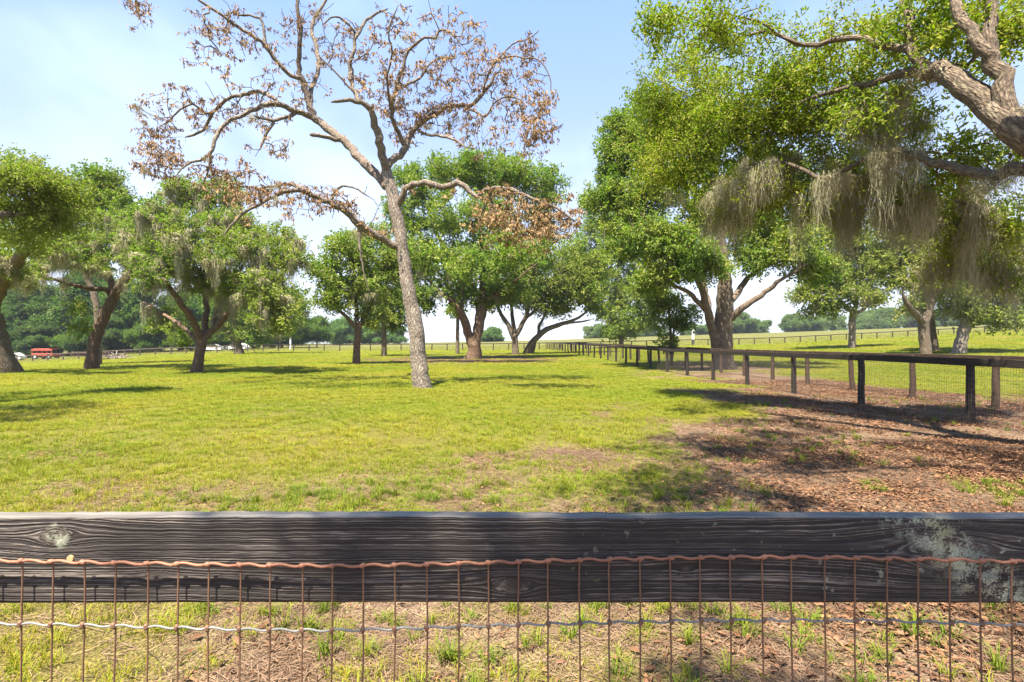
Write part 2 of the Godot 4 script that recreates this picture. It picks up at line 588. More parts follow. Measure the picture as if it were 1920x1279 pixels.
	mat.zinc = rusty(Color(0.26, 0.275, 0.275), Color(0.12, 0.11, 0.1))
	mat.old_wire = flat_mat(Color(0.12, 0.1, 0.09), 0.7)
func rusty(a: Color, b: Color) -> StandardMaterial3D:
	var px := PackedByteArray()
	px.resize(64 * 64 * 3)
	for i in 64 * 64:
		var t := clampf(0.5 + 0.9 * noise2.get_noise_2d((i % 64) * 40.0, (i / 64) * 40.0), 0, 1)
		var c := a.lerp(b, t).linear_to_srgb()
		px[i * 3] = int(c.r * 255); px[i * 3 + 1] = int(c.g * 255); px[i * 3 + 2] = int(c.b * 255)
	var m := flat_mat(Color(1, 1, 1), 0.62)
	m.albedo_texture = grey(64, 64, px)
	m.uv1_triplanar = true
	m.uv1_scale = Vector3(9, 9, 9)
	return m

# ---------------------------------------------------------------- the near fence
const KNOTS := [[-0.79, 0.116, 0.015], [0.0, 0.03, 0.014], [0.76, 0.085, 0.03], [-0.62, 0.045, 0.006], [0.3, 0.06, 0.005], [-1.3, 0.05, 0.02], [1.35, 0.1, 0.02]]
func grain(x: float, y: float) -> Vector2:       # x: ring phase, y: knot weight
	var p := y + 0.008 * noise2.get_noise_2d(x * 70.0, y * 400.0) + 0.02 * noise.get_noise_2d(x * 40.0 + 70.0, y * 200.0)
	var w := 0.0
	for k in KNOTS:
		var dx: float = (x - k[0]) * 0.34
		var dy: float = y - k[1]
		var q: float = k[2] * k[2]
		var e := sqrt(pow((x - k[0]) * 0.62, 2) + dy * dy) / float(k[2])
		var inside := 1.0 - smoothstep(0.75, 1.15, e)
		p -= 1.15 * q * dy / (dx * dx + dy * dy + q * 0.35) * (1.0 - inside)
		p = lerpf(p, k[1] + e * k[2] * 0.8, inside)
		w = maxf(w, inside)
	return Vector2(p, w)
func board_mat() -> StandardMaterial3D:          # 2.6 m long, 0.20 m of girth: the first 0.05 is the bleached top edge
	var w := 2048
	var h := 192
	var col := PackedByteArray()
	var hi := PackedByteArray()
	col.resize(w * h * 3); hi.resize(w * h * 3)
	for j in h:
		var g := 0.2 * j / h                       # metres down the girth
		var y := 0.15 - (g - 0.05)
		for i in w:
			var x := -1.3 + 2.6 * i / w
			var gr := grain(x, y)
			var ph := gr.x * 160.0 + 1.5 * noise.get_noise_1d(gr.x * 5200.0) + 0.16 * noise2.get_noise_2d(x * 500.0, y * 9000.0)
			var f := ph - floorf(ph)
			var ridge := smoothstep(0.1, 0.7, f) * (1.0 - smoothstep(0.8, 0.96, f))
			var fib := clampf(0.5 + 0.75 * noise2.get_noise_2d(x * 1500.0, y * 26000.0), 0.0, 1.0)
			var wear := 0.5 + 0.7 * noise.get_noise_2d(x * 260.0, y * 1600.0) + 0.18 * noise2.get_noise_2d(x * 1200.0, y * 8000.0)
			var hgt := clampf(0.2 + 0.6 * ridge + 0.25 * (fib - 0.5), 0.0, 1.0)
			var tone := 0.013 + 0.075 * ridge * ridge * clampf(wear + 0.15, 0.0, 1.2) * (0.5 + fib) + 0.010 * fib
			var c := Color(tone * 1.14, tone * 0.96, tone * 0.84)
			var streak := smoothstep(0.5, 0.8, ridge * (0.45 + 0.55 * fib)) * smoothstep(0.35, 0.75, wear)
			c = c.lerp(Color(0.28, 0.245, 0.205), 0.5 * streak)
			if gr.y > 0.0: c = c.lerp(Color(0.07, 0.055, 0.04), gr.y * 0.6)
			if g < 0.05:                             # sun-bleached grey top
				var up := 0.15 + 0.1 * noise2.get_noise_2d(x * 200.0, y * 4000.0) + 0.13 * noise.get_noise_2d(x * 70.0, 3.0)
				c = c.lerp(Color(up * 1.04, up * 0.95, up * 0.86), smoothstep(0.05, 0.043, g + 0.006 * noise2.get_noise_2d(x * 150.0, 9.0)))
				hgt = 0.6 + 0.2 * (fib - 0.5)
			# lichen crusts: a broad diagonal one at the right, a small one on the left knot
			var n1 := noise2.get_noise_2d(x * 2600.0, y * 2600.0)
			var n0 := noise.get_noise_2d(x * 900.0, y * 900.0)
			var lx := x - 0.72 - (0.13 - y) * 1.05
			var li := (1.0 - smoothstep(0.02, 0.095, absf(lx) + 0.03 * n0)) * smoothstep(-0.05, 0.22, n1 + 0.5 * n0 + 0.75 * noise2.get_noise_2d(x * 14000.0, y * 14000.0) + 0.02)
			li = maxf(li, (1.0 - smoothstep(0.4, 1.0, Vector2((x + 0.785) / 0.02, (y - 0.118) / 0.026).length() + 0.5 * n0)) * smoothstep(-0.3, 0.2, n1))
			li = maxf(li, 0.8 * smoothstep(0.52, 0.66, n1 + 0.35 * n0) * smoothstep(-0.3, 0.6, x))
			if li > 0.0:
				var lc := (Color(0.25, 0.275, 0.21) * (1.0 + 0.9 * noise2.get_noise_2d(x * 17000.0 + 9.0, y * 17000.0))).lerp(Color(0.16, 0.155, 0.05), smoothstep(0.0, 0.35, noise.get_noise_2d(x * 260.0 + 50.0, y * 260.0)))
				lc = lc.lerp(Color(0.22, 0.15, 0.09), smoothstep(0.3, 0.5, noise.get_noise_2d(x * 190.0 - 90.0, y * 330.0)))
				c = c.lerp(lc, li * 0.88)
				hgt = lerpf(hgt, 0.75 + 0.4 * n1, li)
			c = c.linear_to_srgb()
			var k := (j * w + i) * 3
			col[k] = int(clampf(c.r, 0, 1) * 255); col[k + 1] = int(clampf(c.g, 0, 1) * 255); col[k + 2] = int(clampf(c.b, 0, 1) * 255)
			var hb := int(clampf(hgt, 0, 1) * 255)
			hi[k] = hb; hi[k + 1] = hb; hi[k + 2] = hb
	var m := flat_mat(Color(1, 1, 1), 0.82)
	m.albedo_texture = grey(w, h, col)
	m.heightmap_enabled = true
	m.heightmap_texture = grey(w, h, hi)
	m.heightmap_scale = 0.22
	m.texture_repeat = true
	return m
func near_fence() -> void:
	rng.seed = 77
	var root := thing("wire_fence", Vector3(-1.5, 0, -1.0), "weathered dark plank fence with rusty square wire mesh in the foreground", "fence")
	# the plank: 2.6 m between posts, edges rounded and uneven
	var v := PackedVector3Array()
	var n := PackedVector3Array()
	var uv := PackedVector2Array()
	var ix := PackedInt32Array()
	var top := 1.2
	var sec := []
	var e := 0.005
	# profile: y below the top, z from the back (0) to the front (0.028), girth for the texture
	for q in [[0.15, 0.0, -0.02], [0.004, 0.0, 0.008], [0.0, 0.004, 0.012], [0.0, 0.012, 0.022], [0.0, 0.022, 0.036], [0.0015, 0.0265, 0.044], [e, 0.028, 0.05 + e * 0.6], [0.03, 0.028, 0.08], [0.06, 0.028, 0.11], [0.09, 0.028, 0.14], [0.12, 0.028, 0.17], [0.145, 0.028, 0.195], [0.15, 0.025, 0.199], [0.15, 0.0, 0.22]]: sec.append(q)
	var cols := 180
	for i in cols + 1:
		var x := -1.3 + 2.6 * i / cols
		for q in sec:
			var lift := 0.0022 * noise.get_noise_2d(x * 150.0, 5.0) + 0.0018 * noise2.get_noise_2d(x * 1500.0, 3.0) + 0.003 * noise.get_noise_2d(x * 40.0, 8.0)
			var yy: float = top - q[0] + (lift if q[0] < 0.05 else lift * 0.6)
			var zz: float = -0.914 + q[1] + 0.0018 * noise.get_noise_2d(x * 60.0, q[0] * 400.0)
			v.append(Vector3(x, yy, zz) - root.position)
			uv.append(Vector2((x + 1.3) / 2.6, q[2] / 0.2))
			n.append(Vector3.ZERO)
	var m := sec.size()
	for i in cols:
		for k in m - 1:
			var p := i * m + k
			ix.append_array([p, p + m, p + 1, p + 1, p + m, p + m + 1])
	for t in range(0, ix.size(), 3):
		var w := (v[ix[t + 1]] - v[ix[t]]).cross(v[ix[t + 2]] - v[ix[t]])
		for k in 3: n[ix[t + k]] += w
	var mid := Vector3(0, top - 0.075, -0.9) - root.position
	var flip := 1.0 if n[8].dot(Vector3(0, 0, 1)) > 0.0 else -1.0
	for i in n.size(): n[i] = (n[i] * flip).normalized()
	part("top_rail", made(v, n, uv, ix), board_mat(), root)
	var head := CylinderMesh.new()
	head.top_radius = 0.0055; head.bottom_radius = 0.006; head.height = 0.004; head.radial_segments = 14
	var nail := part("nail_head", head, flat_mat(Color(0.5, 0.33, 0.16), 0.7), root, Vector3(-0.762, 1.128, -0.885) - root.position)
	nail.rotation.x = PI / 2
	# posts at both ends of the plank, behind it
	for px in [-1.38, 1.38]:
		var pts := PackedVector3Array([Vector3(0, -0.3, 0), Vector3(0, 0, 0), Vector3(0, 0.6, 0), Vector3(0, 1.21, 0)])
		part("post", tube_mesh(pts, [0.085, 0.085, 0.08, 0.078], 14), mat.dark_wood, root, Vector3(px, 0, -0.99) - root.position)
	for px in [-3.98, 1.31]:
		part("side_rail", plank(2.66, 0.148, 0.028), mat.dark_wood, root, Vector3(px, 1.125, -0.9) - root.position)
	# woven wire: crimped line wires, upright stay wires, a knot where they cross
	var z0 := -0.870
	var lines := []
	for k in 11: lines.append(1.1275 - 0.1085 * k)
	var sag := func(x: float, k: int) -> float: return 0.007 * sin(4.0 * (x - 0.08)) + 0.004 * noise.get_noise_2d(x * 60.0, k * 40.0)
	var off := func(x: float, y: float) -> float: return 0.005 * noise.get_noise_2d(x * 50.0, y * 60.0) - 0.006 * smoothstep(-0.35, 0.05, x) * smoothstep(0.7, 1.1, y) * (1.0 - smoothstep(0.3, 1.2, x))
	var xs := []
	var x := -1.36
	while x < 1.37:
		xs.append(x + rng.randfn(0, 0.0012))
		x += 0.0527
	for k in 11:
		var pts := PackedVector3Array()
		var rs := PackedFloat32Array()
		var r := 0.0024 if k == 0 else 0.0018
		for i in xs.size() - 1:
			for s in 6:
				var f := s / 6.0
				var xx := lerpf(xs[i], xs[i + 1], f)
				pts.append(Vector3(xx, lines[k] + sag.call(xx, k) + 0.0021 * sin(f * TAU + 0.6 * sin(i * 1.7)), z0 + off.call(xx, lines[k])) - root.position)
				rs.append(r)
		var w := part("line_wire", tube_mesh(pts, rs, 8), mat.rust if k == 0 else mat.zinc, root)
		if k == 1: w.set_meta("label", "grey galvanised wire running level below the plank")
	var knot_v := CapsuleMesh.new()
	knot_v.radius = 0.0041; knot_v.height = 0.0115; knot_v.radial_segments = 10; knot_v.rings = 4
	for i in xs.size():
		var pts := PackedVector3Array()
		var rs := PackedFloat32Array()
		for s in 45:
			var y := 1.1275 - 1.085 * s / 44.0
			var k := clampi(roundi((1.1275 - y) / 0.1085), 0, 10)
			var bow := 0.0016 * noise2.get_noise_2d(i * 300.0, y * 500.0) + 0.003 * noise.get_noise_2d(xs[i] * 80.0, y * 160.0)
			pts.append(Vector3(xs[i] + bow, y + sag.call(xs[i], k), z0 + off.call(xs[i], y) - 0.003) - root.position)
			rs.append(0.0015)
		var stay := part("stay_wire", tube_mesh(pts, rs, 7), mat.rust_stay, root)
		for k in 3:
			var o := part("knot", knot_v, mat.rust if k == 0 else mat.rust_stay, stay, Vector3(xs[i], lines[k] + sag.call(xs[i], k), z0 + off.call(xs[i], lines[k])) - root.position)
			o.rotation = Vector3(0, 0, rng.randfn(0, 0.25) + (PI / 2 if k == 0 else 0.0))

# ---------------------------------------------------------------- land
func make_ground() -> void:
	var ds := PackedFloat32Array()
	var d := -40.0
	while d < 620.0:
		ds.append(d)
		if d < -2.0: d += 2.0
		elif d < 1.5: d += 0.25
		else: d += clampf(0.012 * d, 0.05, 14.0)
	var us := PackedFloat32Array()                # columns: fine in the middle, coarse far out
	var k := -60
	var nu := 190
	for i in range(-nu, nu + 1): us.append(float(i) / nu)
	var v := PackedVector3Array()
	var n := PackedVector3Array()
	var uv := PackedVector2Array()
	var ix := PackedInt32Array()
	var c := PackedColorArray()
	var lawn := Color(0.210, 0.244, 0.025)
	var sand := Color(0.370, 0.269, 0.189)
	var straw := Color(0.252, 0.168, 0.113)
	var duff := Color(0.143, 0.080, 0.046)
	var field := Color(0.227, 0.235, 0.071)
	for dd in ds:
		var wide := absf(dd) * 2.6 + 45.0
		for u in us:
			var x := wide * (0.22 * u + 0.78 * u * u * u)
			var y := gnd(x, dd)
			if dd < 30.0: y += 0.014 * noise.get_noise_2d(x * 90.0, dd * 90.0) + 0.007 * noise2.get_noise_2d(x * 300.0, dd * 300.0)
			v.append(Vector3(x, y, -dd))
			n.append(Vector3.UP)
			uv.append(Vector2(x, dd))
			var b := bare(x, dd)
			var t := 0.5 + noise2.get_noise_2d(x * 110.0, dd * 110.0)
			var t2 := 0.5 + 0.9 * noise.get_noise_2d(x * 60.0 + 300.0, dd * 60.0)
			var soil := straw.lerp(sand, smoothstep(0.45, 0.8, t2 + 0.2 * t)).lerp(duff, smoothstep(0.5, 0.95, t) * 0.75)
			if dd > 24.0: soil = soil.lerp(duff, 0.6 * smoothstep(24.0, 34.0, dd))
			var g := lawn.lerp(Color(0.269, 0.244, 0.050), clampf(0.25 + 0.8 * noise.get_noise_2d(x * 12.0, dd * 12.0), 0, 1))
			g = g.lerp(field, smoothstep(86.0, 96.0, dd))
			if dd < 14.0: g = g.lerp(straw, 0.3 * (1.0 - smoothstep(5.0, 14.0, dd)))
			c.append(g.lerp(soil, clampf(b * 1.25, 0, 1)))
	var m := us.size()
	for i in ds.size() - 1:
		for j in m - 1:
			var p := i * m + j
			ix.append_array([p, p + m, p + 1, p + 1, p + m, p + m + 1])
	for t in range(0, ix.size(), 3):
		var w := (v[ix[t + 2]] - v[ix[t]]).cross(v[ix[t + 1]] - v[ix[t]])
		if w.y < 0: w = -w
		for q in 3: n[ix[t + q]] += w.normalized() * 0.7
	for i in n.size(): n[i] = n[i].normalized()
	var gm := flat_mat(Color(1, 1, 1), 0.95)
	gm.vertex_color_use_as_albedo = true
	gm.metallic_specular = 0.2
	# grain of soil and thatch, 2.4 m a tile
	var si := 1024
	var f1 := FastNoiseLite.new()
	f1.frequency = 0.11
	f1.fractal_octaves = 4
	f1.seed = 3
	var a := f1.get_seamless_image(si, si)
	a.convert(Image.FORMAT_L8)
	f1.frequency = 0.02
	f1.seed = 4
	var b2 := f1.get_seamless_image(si, si)
	b2.convert(Image.FORMAT_L8)
	var ad := a.get_data()
	var bd := b2.get_data()
	var px := PackedByteArray()
	var hp := PackedByteArray()
	px.resize(si * si * 3)
	hp.resize(si * si * 3)
	for i in si * si:
		var g := clampf(0.42 + 0.62 * ad[i] / 255.0 + 0.22 * (bd[i] / 255.0 - 0.5), 0.0, 1.0)
		px[i * 3] = int(255 * g); px[i * 3 + 1] = int(252 * g); px[i * 3 + 2] = int(248 * g)
		var hh := ad[i]
		hp[i * 3] = hh; hp[i * 3 + 1] = hh; hp[i * 3 + 2] = hh
	gm.albedo_texture = grey(si, si, px)
	gm.uv1_scale = Vector3(0.417, 0.417, 1)
	gm.heightmap_enabled = true
	gm.heightmap_texture = grey(si, si, hp)
	gm.heightmap_scale = 1.6
	var o := part("ground", made(v, n, uv, ix, c), gm, self)
	o.set_meta("kind", "structure")
func make_grass() -> void:
	rng.seed = 404
	var lawn_kinds := [grass_patch(72, 0.16, 0.03, 0.085, 0.0020, 0.14), grass_patch(63, 0.16, 0.025, 0.075, 0.0020, 0.24)]
	var tuft_kinds := [grass_patch(36, 0.045, 0.05, 0.12, 0.0026, 0.05), grass_patch(27, 0.04, 0.04, 0.11, 0.0026, 0.1)]
	# rings: from, to, patches per square metre, spread, height
	var rings := [[1.9, 7.5, 52.0, 1.0, 1.0], [7.5, 16.0, 26.0, 1.35, 1.1], [16.0, 32.0, 9.0, 2.1, 1.3], [32.0, 62.0, 2.6, 3.6, 1.7], [62.0, 125.0, 0.6, 7.0, 2.3]]
	var lists := [[], []]
	var tints := [PackedColorArray(), PackedColorArray()]
	for r in rings:
		var area: float = 1.4 * (r[1] * r[1] - r[0] * r[0]) + 3.0 * (r[1] - r[0])
		for k in int(area * r[2]):
			var d: float = sqrt(rng.randf_range(r[0] * r[0], r[1] * r[1]))
			var x := rng.randf_range(-1.0, 1.0) * (1.4 * d + 1.5)
			var b := bare(x, d)
			if rng.randf() < b * 1.12 - 0.04: continue
			var n1 := noise.get_noise_2d(x * 12.0, d * 12.0)
			var n3 := noise2.get_noise_2d(x * 55.0, d * 55.0)
			var s: float = r[3] * rng.randf_range(0.8, 1.2)
			var h: float = r[4] * rng.randf_range(0.65, 1.2) * (1.0 - 0.35 * b) * (1.0 + 0.5 * n3)
			var y := gnd(x, d)
			if d < 30.0: y += 0.014 * noise.get_noise_2d(x * 90.0, d * 90.0) + 0.007 * noise2.get_noise_2d(x * 300.0, d * 300.0)
			var i := rng.randi() % 2
			lists[i].append(Transform3D(Basis(Vector3.UP, rng.randf() * TAU).scaled(Vector3(s, h, s)), Vector3(x, y, -d)))
			var t := clampf(0.45 + 0.9 * n1 + 0.5 * n3, 0, 1)
			var col := Color(0.210, 0.281, 0.024).lerp(Color(0.328, 0.336, 0.038), t)
			if d > 90.0: col = col.lerp(Color(0.252, 0.260, 0.084), 0.7)
			var g := rng.randf_range(0.85, 1.15)
			tints[i].append(Color(col.r * g, col.g * g, col.b * g))
	var root := thing_stuff("grass", "short yellow-green pasture grass covering the paddock lawn", "grass")
	for i in 2: scatter("blades", lawn_kinds[i], mat.grass, root, lists[i], tints[i])
	# separate green tufts in the thin places near the fence
	lists = [[], []]
	tints = [PackedColorArray(), PackedColorArray()]
	for k in 5200:
		var d := sqrt(rng.randf_range(3.6, 196.0)) if k % 2 else sqrt(rng.randf_range(3.6, 30.0))
		var x := rng.randf_range(-1.0, 1.0) * (1.12 * d + 0.8)
		var n3 := noise2.get_noise_2d(x * 26.0 + 40.0, d * 26.0)
		if bare(x, d) < 0.25 or n3 < rng.randf_range(-0.25, 0.4) + 0.12 * smoothstep(-1.0, 2.0, x): continue
		var s := rng.randf_range(0.7, 1.3)
		var y := 0.014 * noise.get_noise_2d(x * 90.0, d * 90.0) + 0.007 * noise2.get_noise_2d(x * 300.0, d * 300.0)
		var i := rng.randi() % 2
		lists[i].append(Transform3D(Basis(Vector3.UP, rng.randf() * TAU).scaled(Vector3(s, s * rng.randf_range(0.6, 1.1), s)), Vector3(x, y, -d)))
		tints[i].append(Color(0.143, 0.227, 0.029).lerp(Color(0.235, 0.260, 0.034), rng.randf()))
	root = thing_stuff("grass_tufts", "scattered bright green tufts on the bare leafy ground", "grass")
	for i in 2: scatter("tuft", tuft_kinds[i], mat.grass, root, lists[i], tints[i])
	# fallen leaves and straw
	var leaf_kinds := [litter_patch(26, 0.2), litter_patch(20, 0.2)]
	var straw_kinds := [straw_patch(60, 0.2), straw_patch(60, 0.2)]
	lists = [[], [], [], []]
	tints = [PackedColorArray(), PackedColorArray(), PackedColorArray(), PackedColorArray()]
	for k in 26000:
		var d := sqrt(rng.randf_range(3.6, 420.0)) if k % 3 else sqrt(rng.randf_range(3.6, 60.0))
		var x := rng.randf_range(-1.0, 1.0) * (1.12 * d + 0.8)
		var b := bare(x, d)
		var n3 := 0.5 + noise2.get_noise_2d(x * 60.0 - 20.0, d * 60.0)
		var leafy_here := smoothstep(-1.0, 4.0, x - 0.3 * d) * 0.8 + 0.12
		if rng.randf() > b: continue
		var i := 2 + rng.randi() % 2
		if rng.randf() < leafy_here * (0.25 + 0.9 * smoothstep(0.3, 0.75, n3)): i -= 2
		elif n3 > 0.62 and rng.randf() < 0.6: continue
		var s := rng.randf_range(0.8, 1.3) * (1.0 if d < 9.0 else 1.35)
		var y := 0.014 * noise.get_noise_2d(x * 90.0, d * 90.0) + 0.007 * noise2.get_noise_2d(x * 300.0, d * 300.0)
		lists[i].append(Transform3D(Basis(Vector3.UP, rng.randf() * TAU).scaled(Vector3(s, 1, s)), Vector3(x, y, -d)))
		tints[i].append(Color(0.176, 0.101, 0.063).lerp(Color(0.353, 0.210, 0.126), pow(rng.randf(), 1.6)) if i < 2 else Color(0.185, 0.122, 0.084).lerp(Color(0.353, 0.252, 0.176), pow(rng.randf(), 1.6)))
	root = thing_stuff("leaf_litter", "rust brown fallen leaves strewn under the right-hand oak", "leaves")
	for i in 2: scatter("leaves", leaf_kinds[i], mat.litter, root, lists[i], tints[i])
	root = thing_stuff("straw_litter", "dry tan straw and twigs lying on the bare soil", "straw")
	for i in [2, 3]: scatter("straws", straw_kinds[i - 2], mat.litter, root, lists[i], tints[i])
func thing_stuff(called: String, label: String, category: String) -> Node3D:
	var o := thing(called, Vector3.ZERO, label, category)
	o.set_meta("kind", "stuff")
	return o

# ---------------------------------------------------------------- far things
func copy_tree(o: Node3D, x: float, d: float, s: float, sy: float, label: String, group: String) -> void:
	var r: Node3D = o.duplicate()
	r.name = numbered(String(o.name).rstrip("_0123456789"))
	add_child(r)
	r.position = Vector3(x, gnd(x, d) - 0.1, -d)
	r.rotation.y = rng.randf() * TAU
	r.scale = Vector3(s, s * sy, s)
	tag(r, label, "tree", group)
func far_proto(called: String, label: String, x: float, d: float, tall: float, wide: float, seed_: int, a: Color, b: Color, group: String, low := 0.12) -> Node3D:
	var y := gnd(x, d)
	var blobs := []
	rng.seed = seed_ * 7 + 1
	for k in 11:
		var t := rng.randf()
		var w := wide * (0.75 - 0.45 * absf(t - 0.4))
		blobs.append_array([x + rng.randf_range(-1, 1) * w * 0.55, y + tall * (low + 0.12 + (0.72 - low) * t), d + rng.randf_range(-1, 1) * w * 0.5, w * 0.42, tall * 0.13, w * 0.42, 14])
	return tree({"name": called, "label": label, "group": group, "base": [x, y, d], "limbs": [[x, y - 0.3, d, tall * 0.03, x, y, d, tall * 0.026, x + 0.02 * tall, y + tall * 0.35, d, tall * 0.02, x, y + tall * 0.8, d, tall * 0.006]],
		"blobs": blobs, "leaf": "far", "per": 9, "spread": wide * 0.11, "bark": "oak", "moss": 0, "moss_len": 1.0, "seed": seed_, "lscale": wide / 9.0, "tint": a, "tint2": b})
func far_things() -> void:
	var wood_g := "trees of the wood beyond the left fence"
	var ridge_g := "trees along the ridge beyond the right field"
	var wl := "dark green tree in the wood behind the left fence"
	var rl := "pale green tree in the row along the far right ridge"
	var wood := [far_proto("wood_tree", wl, -112, 122, 17, 13, 61, Color(0.095, 0.153, 0.051), Color(0.162, 0.225, 0.065), wood_g, 0.0),
		far_proto("wood_tree", wl, -96, 128, 19, 12, 62, Color(0.104, 0.162, 0.065), Color(0.171, 0.225, 0.085), wood_g, 0.0),
		far_proto("wood_tree", wl, -80, 124, 15, 13, 63, Color(0.114, 0.189, 0.043), Color(0.190, 0.270, 0.054), wood_g, 0.0)]
	rng.seed = 900
	for k in 24:
		var x := -128.0 + 3.2 * k + rng.randfn(0, 1.0)
		var d := 118.0 + rng.randf_range(0, 22) + maxf(0, x + 75.0) * 0.6
		copy_tree(wood[k % 3], x, d, rng.randf_range(0.75, 1.12) * clampf(1.0 - (x + 75.0) * 0.016, 0.5, 1.0), rng.randf_range(0.85, 1.15), wl, wood_g)
	for k in 12:                                   # low scrub in front of the wood
		var x := -120.0 + 5.6 * k + rng.randfn(0, 1.0)
		copy_tree(wood[(k + 1) % 3], x, 108.0 + rng.randf_range(0, 6), 0.5, rng.randf_range(0.7, 1.0), "low leafy scrub tree at the foot of the left wood", "scrub trees before the left wood")
	# far trees seen under the crowns left of centre
	far_proto("round_tree", "small round tree standing alone on the far horizon, left of centre", -77, 182, 8.5, 8.5, 71, Color(0.133, 0.234, 0.076), Color(0.209, 0.306, 0.085), "", 0.0)
	var far := far_proto("far_tree", "distant green tree above the fence behind the slender young oak", -64, 190, 10.5, 11, 72, Color(0.142, 0.243, 0.085), Color(0.218, 0.315, 0.102), "far trees left of the dead tree", 0.0)
	rng.seed = 910
	for q in [[-57.0, 195.0, 0.8], [-50.0, 192.0, 0.85], [-44.0, 198.0, 0.75], [-71.0, 205.0, 0.5]]:
		copy_tree(far, q[0], q[1], q[2], rng.randf_range(0.8, 1.05), "distant green tree above the fence behind the slender young oak", "far trees left of the dead tree")
	far_proto("bush_tree", "low rounded green tree on the horizon between the centre trunks", -9.5, 205, 5.6, 10, 73, Color(0.133, 0.216, 0.076), Color(0.190, 0.279, 0.085), "", 0.0)
	var ridge := [far_proto("ridge_tree", rl, 62, 262, 11, 13, 81, Color(0.171, 0.243, 0.102), Color(0.257, 0.324, 0.119), ridge_g, 0.0),
		far_proto("ridge_tree", rl, 120, 266, 12, 14, 82, Color(0.162, 0.234, 0.093), Color(0.237, 0.306, 0.111), ridge_g, 0.0)]
	rng.seed = 920
	for k in 40:
		var x := 38.0 + 6.2 * k + rng.randfn(0, 1.6)
		var big := 0.55 + 0.4 * smoothstep(70.0, 190.0, x) + rng.randfn(0, 0.08)
		copy_tree(ridge[k % 2], x, 258.0 + rng.randf_range(0, 26), big, rng.randf_range(0.85, 1.2), rl, ridge_g)
	# pale posts
	rng.seed = 930
	var white := flat_mat(Color(0.8, 0.8, 0.78), 0.5)
	var black := flat_mat(Color(0.06, 0.07, 0.075), 0.6)
	for q in [[35.2, 99.5, 2.75, 0.24, "white marker post with a dark base beside the stout oak", true], [-47.6, 110.0, 2.6, 0.17, "pale slim post before the small round tree", false]]:
		var o := thing("marker_post", Vector3(q[0], gnd(q[0], q[1]), -q[1]), q[4], "post")
		var r: float = q[3]
		part("shaft", tube_mesh([Vector3(0, 0, 0), Vector3(0, q[2] * 0.5, 0), Vector3(0, q[2], 0), Vector3(0, q[2] + 0.05, 0)], [r, r, r * 0.96, r * 0.6], 16), white, o)
		if q[5]: part("base", tube_mesh([Vector3(0, -0.1, 0), Vector3(0, 0.86, 0), Vector3(0, 0.9, 0)], [r * 1.12, r * 1.12, r * 1.03], 16), black, o)
	# brush pile: each stick its own part
	var pile := thing("brush_pile", Vector3(-56.5, gnd(-56.5, 73), -73), "heap of grey dead branches on the grass before the left fence", "brush pile")
	for k in 46:
		var a := rng.randf() * TAU
		var r := rng.randf_range(0.1, 1.9)
		var y := 0.12 + 0.85 * (1.0 - r / 2.1) * rng.randf()
		var dir := Vector3(rng.randfn(0, 1.0), rng.randfn(0, 0.12), rng.randfn(0, 0.45)).normalized() * rng.randf_range(0.5, 1.3)
		var c := Vector3(cos(a) * r * 1.15, y, sin(a) * r * 0.6)
		var q := rng.randf_range(0.03, 0.1)
		part("branch", tube_mesh([c - dir, c + rv() * 0.06, c + dir], [q, q * 0.85, q * 0.5], 6), mat.pale if k % 3 else mat.oak, pile)
	var weeds := thing("weed_patch", Vector3(-59.2, gnd(-59.2, 72.6), -72.6), "yellow weeds growing at the left end of the brush heap", "weeds")
	var wh := []
	var tc := PackedColorArray()
	for k in 60:
		wh.append(Transform3D(Basis(Vector3.UP, rng.randf() * TAU).scaled(Vector3(3, rng.randf_range(3, 7), 3)), Vector3(rng.randfn(0, 0.6), 0, rng.randfn(0, 0.35))))
		tc.append(Color(0.42, 0.36, 0.04))
	scatter("stems", bunch.weed, mat.grass, weeds, wh, tc)
	# red wagon and other gear behind the left fence
	var red := flat_mat(Color(0.42, 0.07, 0.04), 0.55)
	var dark := flat_mat(Color(0.03, 0.03, 0.03), 0.8)
	var wx := -91.0
	var wagon := thing("farm_wagon", Vector3(wx, gnd(wx, 100), -100), "red farm wagon standing behind the left fence", "wagon")
	part("bed", plank(4.0, 0.5, 1.9, 0.05), red, wagon, Vector3(-2, 0.85, 0))
	for k in 5: part("stake", plank(0.1, 0.8, 0.1, 0.01), red, wagon, Vector3(-1.95 + 0.94 * k, 1.45, 0.9))
	part("side_rail", plank(4.0, 0.26, 0.07, 0.015), red, wagon, Vector3(-2, 1.75, 0.99))
	part("canopy", plank(3.2, 0.14, 1.9, 0.06), red, wagon, Vector3(-1.7, 1.95, 0))
	var tyre := CylinderMesh.new()
	tyre.top_radius = 0.45; tyre.bottom_radius = 0.45; tyre.height = 0.22; tyre.radial_segments = 20
	var hub := CylinderMesh.new()
	hub.top_radius = 0.18; hub.bottom_radius = 0.2; hub.height = 0.26; hub.radial_segments = 14
	for k in 4:
		var w := part("wheel", tyre, dark, wagon, Vector3(-1.3 if k % 2 else 1.3, 0.45, 0.9 if k < 2 else -0.9))
		w.rotation.x = PI / 2
		part("rim", hub, white, w)
	for q in [[-63.5, 108.0, 0.15, "white parked car behind the fence, left of the broad low oak"], [-59.0, 110.0, -0.1, "white parked car behind the fence, nearest the broad low oak"], [-99.0, 101.0, 0.2, "white parked car beyond the fence by the left edge"]]:
		car(q[0], q[1], q[2], q[3], white, dark, tyre, hub)
	var lum := thing("lumber_pile", Vector3(-81, gnd(-81, 100), -100), "low stack of pinkish weathered boards behind the left fence", "lumber")
